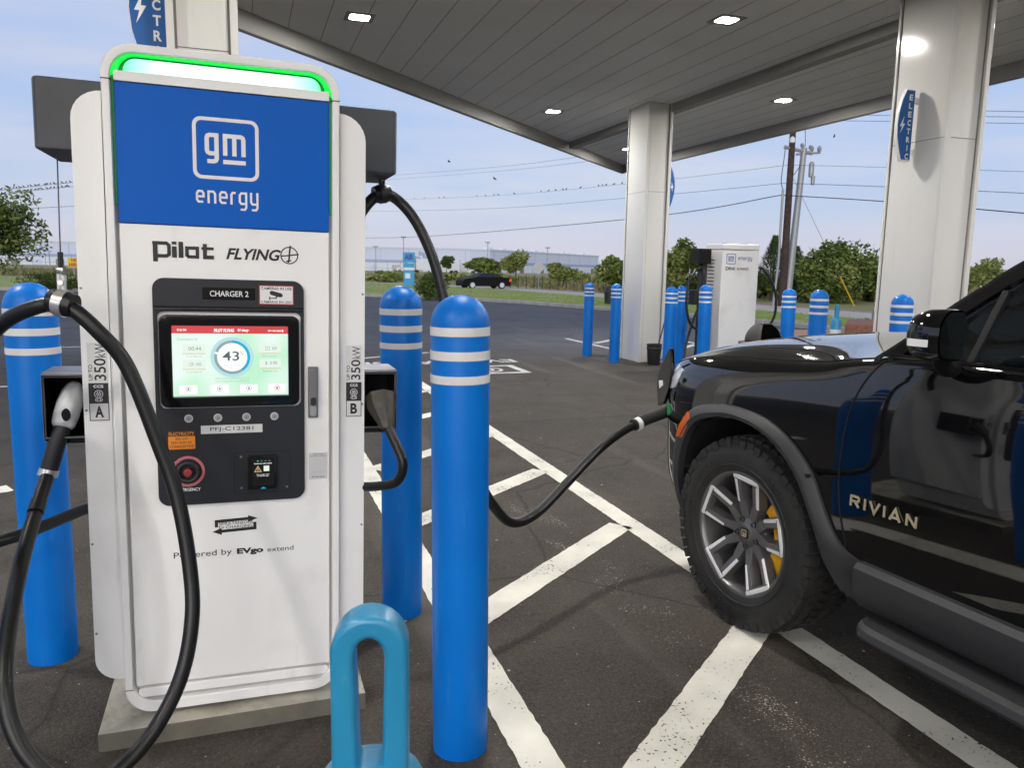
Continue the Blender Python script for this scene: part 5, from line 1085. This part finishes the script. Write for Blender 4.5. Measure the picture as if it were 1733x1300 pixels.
# ------------------------------------------------ utility poles and wires
PB_ = Vector((24.0, 30.7, 0)); WD = Vector((-math.sin(R(7)), math.cos(R(7)), 0)); WN = Vector((WD.y, -WD.x, 0))
def wp_(x, y): return pl(x, y, PB_, WN)
t = empty('utility_pole', PB_, label='dark wooden utility pole with crossarm and conduit behind the far cabinet', cat='utility pole')
tp = pl(1342, 222, PB_, (PB_.x, PB_.y, 0)); lean = (tp-PB_)/tp.z
def lpz(z): return Vector((lean.x*z, lean.y*z, z))
k = MB(); k.tube([lpz(-.2), lpz(9.5)], lambda q: .185-.06*q, 'polewood', 14); k.build('shaft', t)
zc_ = tp.z-.75; cdir = Vector((CR.x, CR.y, 0)).normalized()
k = MB(); a = lpz(zc_)-cdir*.35-Vector((0, 0, -.06)); b = lpz(zc_)+cdir*.95+Vector((0, 0, -.22)); k.tube([a, b], .085, 'galv', 6); ca_ = k.build('crossarm', t)
for f in (.62, .92):
    k = MB(); q = a.lerp(b, f)+Vector((0, 0, .08)); k.lathe([(.03, 0), (.03, .1), (.09, .12), (.06, .17), (.09, .2), (.05, .26), (0, .28)], 'galv', 10, Matrix.Translation(q)); k.build('insulator', ca_)
k = MB(); k.lathe([(.05, 0), (.12, .03), (.12, .2), (.05, .28), (0, .3)], 'letter', 10, Matrix.Translation(lpz(zc_+.2)-Vector((PB_.x, PB_.y, 0)).normalized()*.2)); k.build('insulator', t)
k = MB(); c0 = -cdir*.36-Vector((PB_.x, PB_.y, 0)).normalized()*.1; k.tube([c0*1.15, lpz(2)+c0*.8, lpz(tp.z-2.6)+c0*.8], .055, 'galv', 8); k.build('conduit', t); k = MB(); k.tube([lpz(tp.z-2.6)+c0*.8, lpz(tp.z-2.2)+c0*1.1, lpz(tp.z-1.2)+c0*.9, lpz(zc_)-cdir*.3], .018, 'wire', 6, smooth=5); k.tube([lpz(zc_)+cdir*.5, lpz(zc_-.7)+cdir*.45, lpz(zc_-1.2)+cdir*.15], .016, 'wire', 6, smooth=5); k.tube([lpz(zc_)+cdir*.6+Vector((0, 0, .1)), lpz(zc_+.8)+cdir*.55, lpz(zc_+1.3)+cdir*.3], .014, 'wire', 6, smooth=5); k.build('drop_wire', t)
P2 = pd(1327, 560, 37); P2.z = 0; t2 = empty('utility_pole', P2, label='leaning pale grey utility pole just behind the wooden one', cat='utility pole'); top2 = pl(1361, 250, P2, (P2.x, P2.y, 0))-P2
k = MB(); k.tube([(0, 0, -.2), top2], lambda q: .19-.06*q, 'galv', 14); k.build('shaft', t2)
k = MB(); k.tube([top2-Vector((0, 0, .3))-cdir*.35, top2-Vector((0, 0, .2))+cdir*.75], .05, 'galv', 6); a2 = k.build('crossarm', t2)
for s_ in (-.05, .35, .7): k = MB(); k.lathe([(.03, 0), (.08, .06), (.10, .2), (.04, .3), (0, .32)], 'galv', 10, Matrix.Translation(top2+cdir*s_-Vector((0, 0, .2)))); k.build('insulator', a2)
k = MB(); k.lathe([(.1, -.5), (.12, -.4), (.12, .1), (.05, .2)], 'galv', 10, Matrix.Translation(top2+cdir*.4-Vector((0, 0, .8)))); k.lathe([(.08, -.3), (.1, .1)], 'galv', 10, Matrix.Translation(top2+cdir*.5-Vector((0, 0, 1.35)))); k.build('cutout_switch', t2)
WIRES = [([(560, 402), (700, 401), (1060, 371), (1322, 330)], .022, 'thick dark lowest wire running left from the wooden pole'), ([(1322, 330), (1500, 341), (1760, 363)], .022, 'thick dark lowest wire running right from the wooden pole'),
 ([(560, 358), (800, 354), (1060, 335), (1325, 310)], .011, 'wire above the thick one on the left of the wooden pole'), ([(1325, 310), (1365, 311), (1500, 316), (1760, 328)], .012, 'wire above the thick one on the right of the wooden pole'),
 ([(560, 341), (800, 333), (1060, 311), (1335, 279)], .008, 'thin wire dotted with birds left of the wooden pole'), ([(1335, 279), (1500, 283), (1760, 291)], .008, 'faint thin wire right of the wooden pole'),
 ([(560, 304), (800, 286), (1000, 262), (1342, 205)], .010, 'upper of the two high wires over the field on the left'), ([(560, 311), (800, 293), (1000, 272), (1342, 217)], .009, 'lower of the two high wires over the field on the left'),
 ([(1342, 180), (1500, 184), (1760, 189)], .010, 'topmost of three parallel wires at the right'), ([(1342, 193), (1500, 195), (1760, 198)], .010, 'middle of three parallel wires at the right'), ([(1342, 203), (1500, 205), (1760, 209)], .010, 'lowest of three parallel wires at the right')]
for pts, r_, lb in WIRES:
    k = MB(); k.tube([wp_(*p) for p in pts], r_, 'wire', 6, smooth=8); obj_tag(k.build('power_line', ang=80), lb, 'wire')
for pts, lb in (([(-60, 330), (60, 315), (240, 297)], 'upper bird lined wire at the left edge behind the cabinet'), ([(-60, 337), (60, 322), (240, 304)], 'lower bird lined wire at the left edge behind the cabinet'), ([(-60, 358), (60, 352), (240, 343)], 'bare thin wire at the left edge behind the cabinet')):
    k = MB(); k.tube([pd(x, y, 55) for x, y in pts], .016, 'wire', 6, smooth=6); obj_tag(k.build('power_line', ang=80), lb, 'wire')
# guy wire with its yellow guard
g0_ = gp(1447, 521); k = MB(); tpp = PB_+lpz(6.2); k.tube([tpp, g0_], .008, 'wire', 6); gw = obj_tag(k.build('guy_wire'), 'thin guy wire slanting from the wooden pole with a yellow guard', 'guy wire'); k = MB(); f0, f1 = g0_.lerp(tpp, .01), pl(1409, 458, g0_, (g0_.x, g0_.y, 0)); f1 = g0_.lerp(tpp, .235); k.tube([f0, f1], .030, 'yellow', 8); k.build('guard_sleeve', gw)
# birds
def bird():
    k = MB(); k.lathe([(.001, -.09), (.03, -.06), (.045, 0), (.03, .07), (.001, .1)], 'bird', 8, Matrix.Rotation(R(70), 4, 'Y')); k.lathe([(.001, -.03), (.026, 0), (.001, .03)], 'bird', 8, Matrix.Translation((.07, 0, .07))); k.prism([(-.16, -.05), (-.07, .0), (-.06, -.03)], -.02, .02, 'bird'); return k.build('bird')
b0_ = bird(); first = True; rg = random.Random(21)
def put_bird(P, lb, grp, s_=1.0):
    global first
    o = b0_ if first else b0_.copy()
    if not first: COL.objects.link(o)
    first = False; o.location = P; o.scale = (s_,)*3; o.rotation_euler = (0, 0, rg.uniform(0, 6.28)); obj_tag(o, lb, 'bird', grp)
Wb = catmull([wp_(*p) for p in WIRES[4][0]], 40); scr_x = [702, 714, 745, 755, 806, 821, 835, 842, 869, 918, 928, 938, 950, 961, 982, 1014, 1019, 1027, 1040, 1050]
def sx(P): v = P-EYEV; return 866.5+1315*v.dot(CR)/v.dot(CF)
for x_ in scr_x:
    P = min(Wb, key=lambda q: abs(sx(q)-x_)); put_bird(P+Vector((0, 0, .07)), 'tiny dark bird perched on the thin wire left of the middle column', 'birds perched on the thin wire', .9)
for pts in (((-60, 330), (60, 315), (240, 297)), ((-60, 337), (60, 322), (240, 304))):
    Wb = catmull([pd(x, y, 55) for x, y in pts], 60)
    for j in range(19):
        P = min(Wb, key=lambda q: abs(sx(q)-(2+j*6.4+rg.uniform(-2, 2)))); put_bird(P+Vector((0, 0, .08)), 'tiny dark bird in the row on the wires at the left edge', 'birds on the left edge wires', 1.0)
for x, y, lb in ((760, 273, 'small bird flying above the field, left of the canopy corner'), (837, 302, 'small bird flying lower above the field'), (1412, 230, 'tiny bird flying right of the poles')): put_bird(pd(x, y, 45), lb, None, 1.2)

# ------------------------------------------------ sedan on the road, truck, warehouses
def sedan():
    P = gp(836, 490.5); P2 = gp(777, 489); t = empty('sedan', (0, 0, 0), label='black sedan with lit red tail lamps driving away on the sandy road', cat='car')
    L_ = 5.0; prof = [(-2.5, .35), (-2.52, .70), (-2.42, .97), (-2.2, 1.03), (-1.65, 1.07), (-1.0, 1.37), (-.6, 1.45), (.15, 1.47), (.5, 1.38), (1.12, 1.07), (1.5, 1.02), (2.25, .90), (2.45, .74), (2.5, .45), (2.42, .25), (-2.4, .25)]
    b = MB(); ys = [(-.92, .0), (-.80, .5), (0, 1), (.80, .5), (.92, 0)]
    def wdt(x, z): return .93-(max(0, z-.95))*.55-.12*max(0, (abs(x)-1.9)/.6)
    rows = [[(x, s*wdt(x, z), z) for s in (-1, -.5, .5, 1)] for x, z in prof]; b.grid(rows+[rows[0]], 'sedanpaint')
    for s in (0, 3): b.f.append([len(b.v)-len(rows)*4-4+i*4+s for i in range(len(rows))]); b.mi.append(0)
    b.build('body', t, ang=25)
    g_ = MB()
    for s in (-1, 1): g_.add([(x, s*(wdt(x, z)+.006), z) for x, z in ((-1.5, 1.08), (-.92, 1.36), (-.5, 1.41), (.15, 1.42), (.45, 1.34), (1.0, 1.08))], [(0, 1, 2, 3, 4, 5)], 'glass')
    g_.add([(-1.62, s*.62, 1.08) for s in (-1, 1)]+[(-1.02, s*.55, 1.385) for s in (1, -1)], [(0, 1, 2, 3)], 'glass'); g_.build('window', t)
    for x in (-1.5, 1.55):
        for s in (-1, 1):
            k = MB(); TT = Matrix.Translation((x, s*.93, .34)) @ Matrix.Rotation(R(-90*s), 4, 'X'); k.lathe([(.34, -.2), (.34, 0), (.25, .012), (0, .012)], 'tyre', 24, TT); wh = k.build('wheel', t); k = MB(); k.lathe([(.24, .010), (.235, .02), (.06, .025), (0, .025)], 'machined', 16, TT); k.build('rim', wh)
    for s in (-1, 1): k = MB(); k.box((-2.50, s*.78-.24, .68), (-2.34, s*.78+.12, .90), 'tail'); k.build('tail_lamp', t)
    return t
sd_ = sedan(); P = gp(805, 490); sd_.location = (P.x+.6, P.y, .08); a_ = math.atan2(CR.y, CR.x); sd_.rotation_euler = (0, 0, a_+math.pi-R(-28)); sd_.scale = (.80,)*3
WB = pd(690, 452, 300); WB.z = 0
def bldg(name, a, b, h, dep, label, band):
    A, B = Vector((a.x, a.y, 0)), Vector((b.x, b.y, 0)); d = (B-A); L_ = d.length; t = empty(name, A, (0, 0, math.atan2(d.y, d.x)), label=label, cat='warehouse')
    k = MB(); k.box((0, 0, -1), (L_, dep, h), 'whhaze'); k.build('wall', t); k = MB(); k.box((-.3, -.3, h), (L_+.3, dep+.3, h+.5), 'whhaze'); k.build('roof', t)
    k = MB(); k.box((0, -.35, h*.38), (L_, -.05, h*.50), 'whbluehaze'); k.build('blue_band', t); k = MB(); k.box((0, -.25, -1), (L_, -.06, h*.37), 'whwhite'); k.build('lower_wall', t)
    i = 0; x = 6
    while x < L_-8: k = MB(); k.box((x, -.4, -.5), (x+3.4, -.2, 2.6), 'grey' if (i % 3) else 'whhaze'); k.build('dock_door', t); x += 9.5; i += 1
    k = MB(); x = 3
    while x < L_-2: k.box((x, -.12, h*.5), (x+.12, -.02, h), 'whbluehaze'); x += 12
    k.build('wall_joint', t)
    return t
a, b = pd(-420, 441, 330), pd(826, 460, 330); tz = pd(826, 423, 330).z
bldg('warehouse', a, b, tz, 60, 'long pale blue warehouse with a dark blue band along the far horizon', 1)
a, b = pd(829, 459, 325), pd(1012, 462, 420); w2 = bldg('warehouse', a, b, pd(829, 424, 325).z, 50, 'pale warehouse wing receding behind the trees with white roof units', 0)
w2.parent = None
k = MB(); d = Vector((b.x-a.x, b.y-a.y, 0)); L_ = d.length; hh = pd(829, 424, 325).z
rg = random.Random(2)
units = []
for i in range(18):
    x = 2+i*(L_-6)/18; o = MB(); o.box((x, 2, hh), (x+rg.uniform(2.0, 3.5), 5, hh+rg.uniform(.7, 1.4)), 'letter'); o.build('roof_unit', w2)
# truck
P = pd(735, 455, 205); P.z = 0; t = empty('semi_truck', P, (0, 0, math.atan2(CR.y, CR.x)), label='white semi truck with trailer parked before the far warehouse', cat='truck')
k_ = 205/1315
k = MB(); k.box((-4.6*1, -1.2, 1.0), (6.8, 1.2, 3.9), 'truckwhite'); k.build('trailer', t, bevel=.08)
k = MB(); k.prism([(-9.8, .6), (-9.9, 1.5), (-8.4, 1.75), (-7.8, 2.9), (-6.6, 3.7), (-5.0, 3.9), (-5.0, .6)], -1.15, 1.15, 'truckwhite'); cb_ = k.build('cab', t, bevel=.08); k = MB(); k.prism([(-8.1, 1.9), (-7.65, 2.8), (-6.9, 2.8), (-6.9, 1.9)], -1.18, 1.18, 'glass'); k.build('window', cb_)
for x in (-8.9, -5.7, -4.7, 4.6, 5.7): k = MB(); k.lathe([(.5, -1.2), (.5, 1.2)], 'tyre', 16, Matrix.Translation((x, 0, .5)) @ Matrix.Rotation(R(90), 4, 'X')); k.build('wheel', t)
P = pd(780, 455, 215); P.z = 0; t = empty('box_trailer', P, (0, 0, math.atan2(CR.y, CR.x)), label='parked white trailer to the right of the semi truck', cat='trailer'); k = MB(); k.box((-4.6, -1.2, .9), (4.6, 1.2, 3.7), 'truckwhite'); k.build('box', t, bevel=.08); k = MB(); k.lathe([(.5, -1.1), (.5, 1.1)], 'tyre', 14, Matrix.Translation((3.4, 0, .5)) @ Matrix.Rotation(R(90), 4, 'X')); k.build('wheel', t)
# fence, lamps, flags, road sign
t = empty('chain_fence', (0, 0, 0), label='thin chain link fence with posts before the left warehouse', cat='fence'); A, B = pd(-300, 446, 150), pd(700, 460, 150); A.z = B.z = 0
for i in range(46):
    k = MB(); q = A.lerp(B, i/45); k.tube([q, q+Vector((0, 0, 2.9))], .045, 'galv', 6); k.build('post', t)
k = MB(); [k.tube([A+Vector((0, 0, z)), B+Vector((0, 0, z))], .03, 'galv', 6) for z in (.3, 1.4, 2.8)]; k.build('rail', t)
for i in range(16):
    px = 850+i*13.5; P = gp(px, 487); t = None
    k = MB(); q = pd(px, 480, 62); q.z = 0; k.tube([q, q+Vector((0, 0, 1.1))], .035, 'bark', 6); obj_tag(k.build('fence_post'), 'short thin wooden fence post along the dry field', 'post', 'field fence posts')
for px, y0, d, lb in ((683, 402, 150, 'tall thin lamp pole rising above the AIR sign'), (636, 418, 230, 'thin lamp pole at the right edge of the cabinet'), (825, 411, 260, 'lamp pole before the warehouse corner'), (926, 420, 260, 'lamp pole before the receding warehouse wing'), (85, 426, 180, 'short dark lamp pole at the left before the warehouse')):
    P = pd(px, 455, d); P.z = 0; H = pd(px, y0, d).z; t = empty('lamp_pole', P, label=lb, cat='lamp pole'); k = MB(); k.tube([(0, 0, 0), (0, 0, H)], .11*d/200, 'galv', 6); k.build('mast', t); k = MB(); k.box((-.6*d/200, -.2, H-.1), (.6*d/200, .2, H+.25*d/200), 'galv'); k.build('lamp_head', t)
for px, y0, lb in ((709, 424, 'left flag of three by the truck'), (702, 432, 'low flag of three by the truck'), (716, 430, 'right flag of three by the truck')):
    P = pd(px, 455, 220); P.z = 0; H = pd(px, y0, 220).z; t = empty('flagpole', P, label=lb, cat='flag'); k = MB(); k.tube([(0, 0, 0), (0, 0, H)], .07, 'galv', 6); k.build('mast', t); k = MB(); k.grid([[(i*.3, .06*math.sin(i), H-.1-.1*i), (i*.3, .06*math.sin(i), H-1.2-.08*i)] for i in range(7)], 'whbluehaze'); k.build('banner', t)
P = gp(911, 490); t = empty('road_sign', P, (0, 0, R(-20)), label='back of a grey diamond road sign by the sandy road', cat='sign'); k = MB(); k.tube([(0, 0, 0), (0, 0, 2.0)], .035, 'galv', 6); k.build('post', t); k = MB(); k.prism([(0, 1.15), (.5, 1.75), (0, 2.35), (-.5, 1.75)], -.045, -.038, 'galv'); k.build('plate', t)
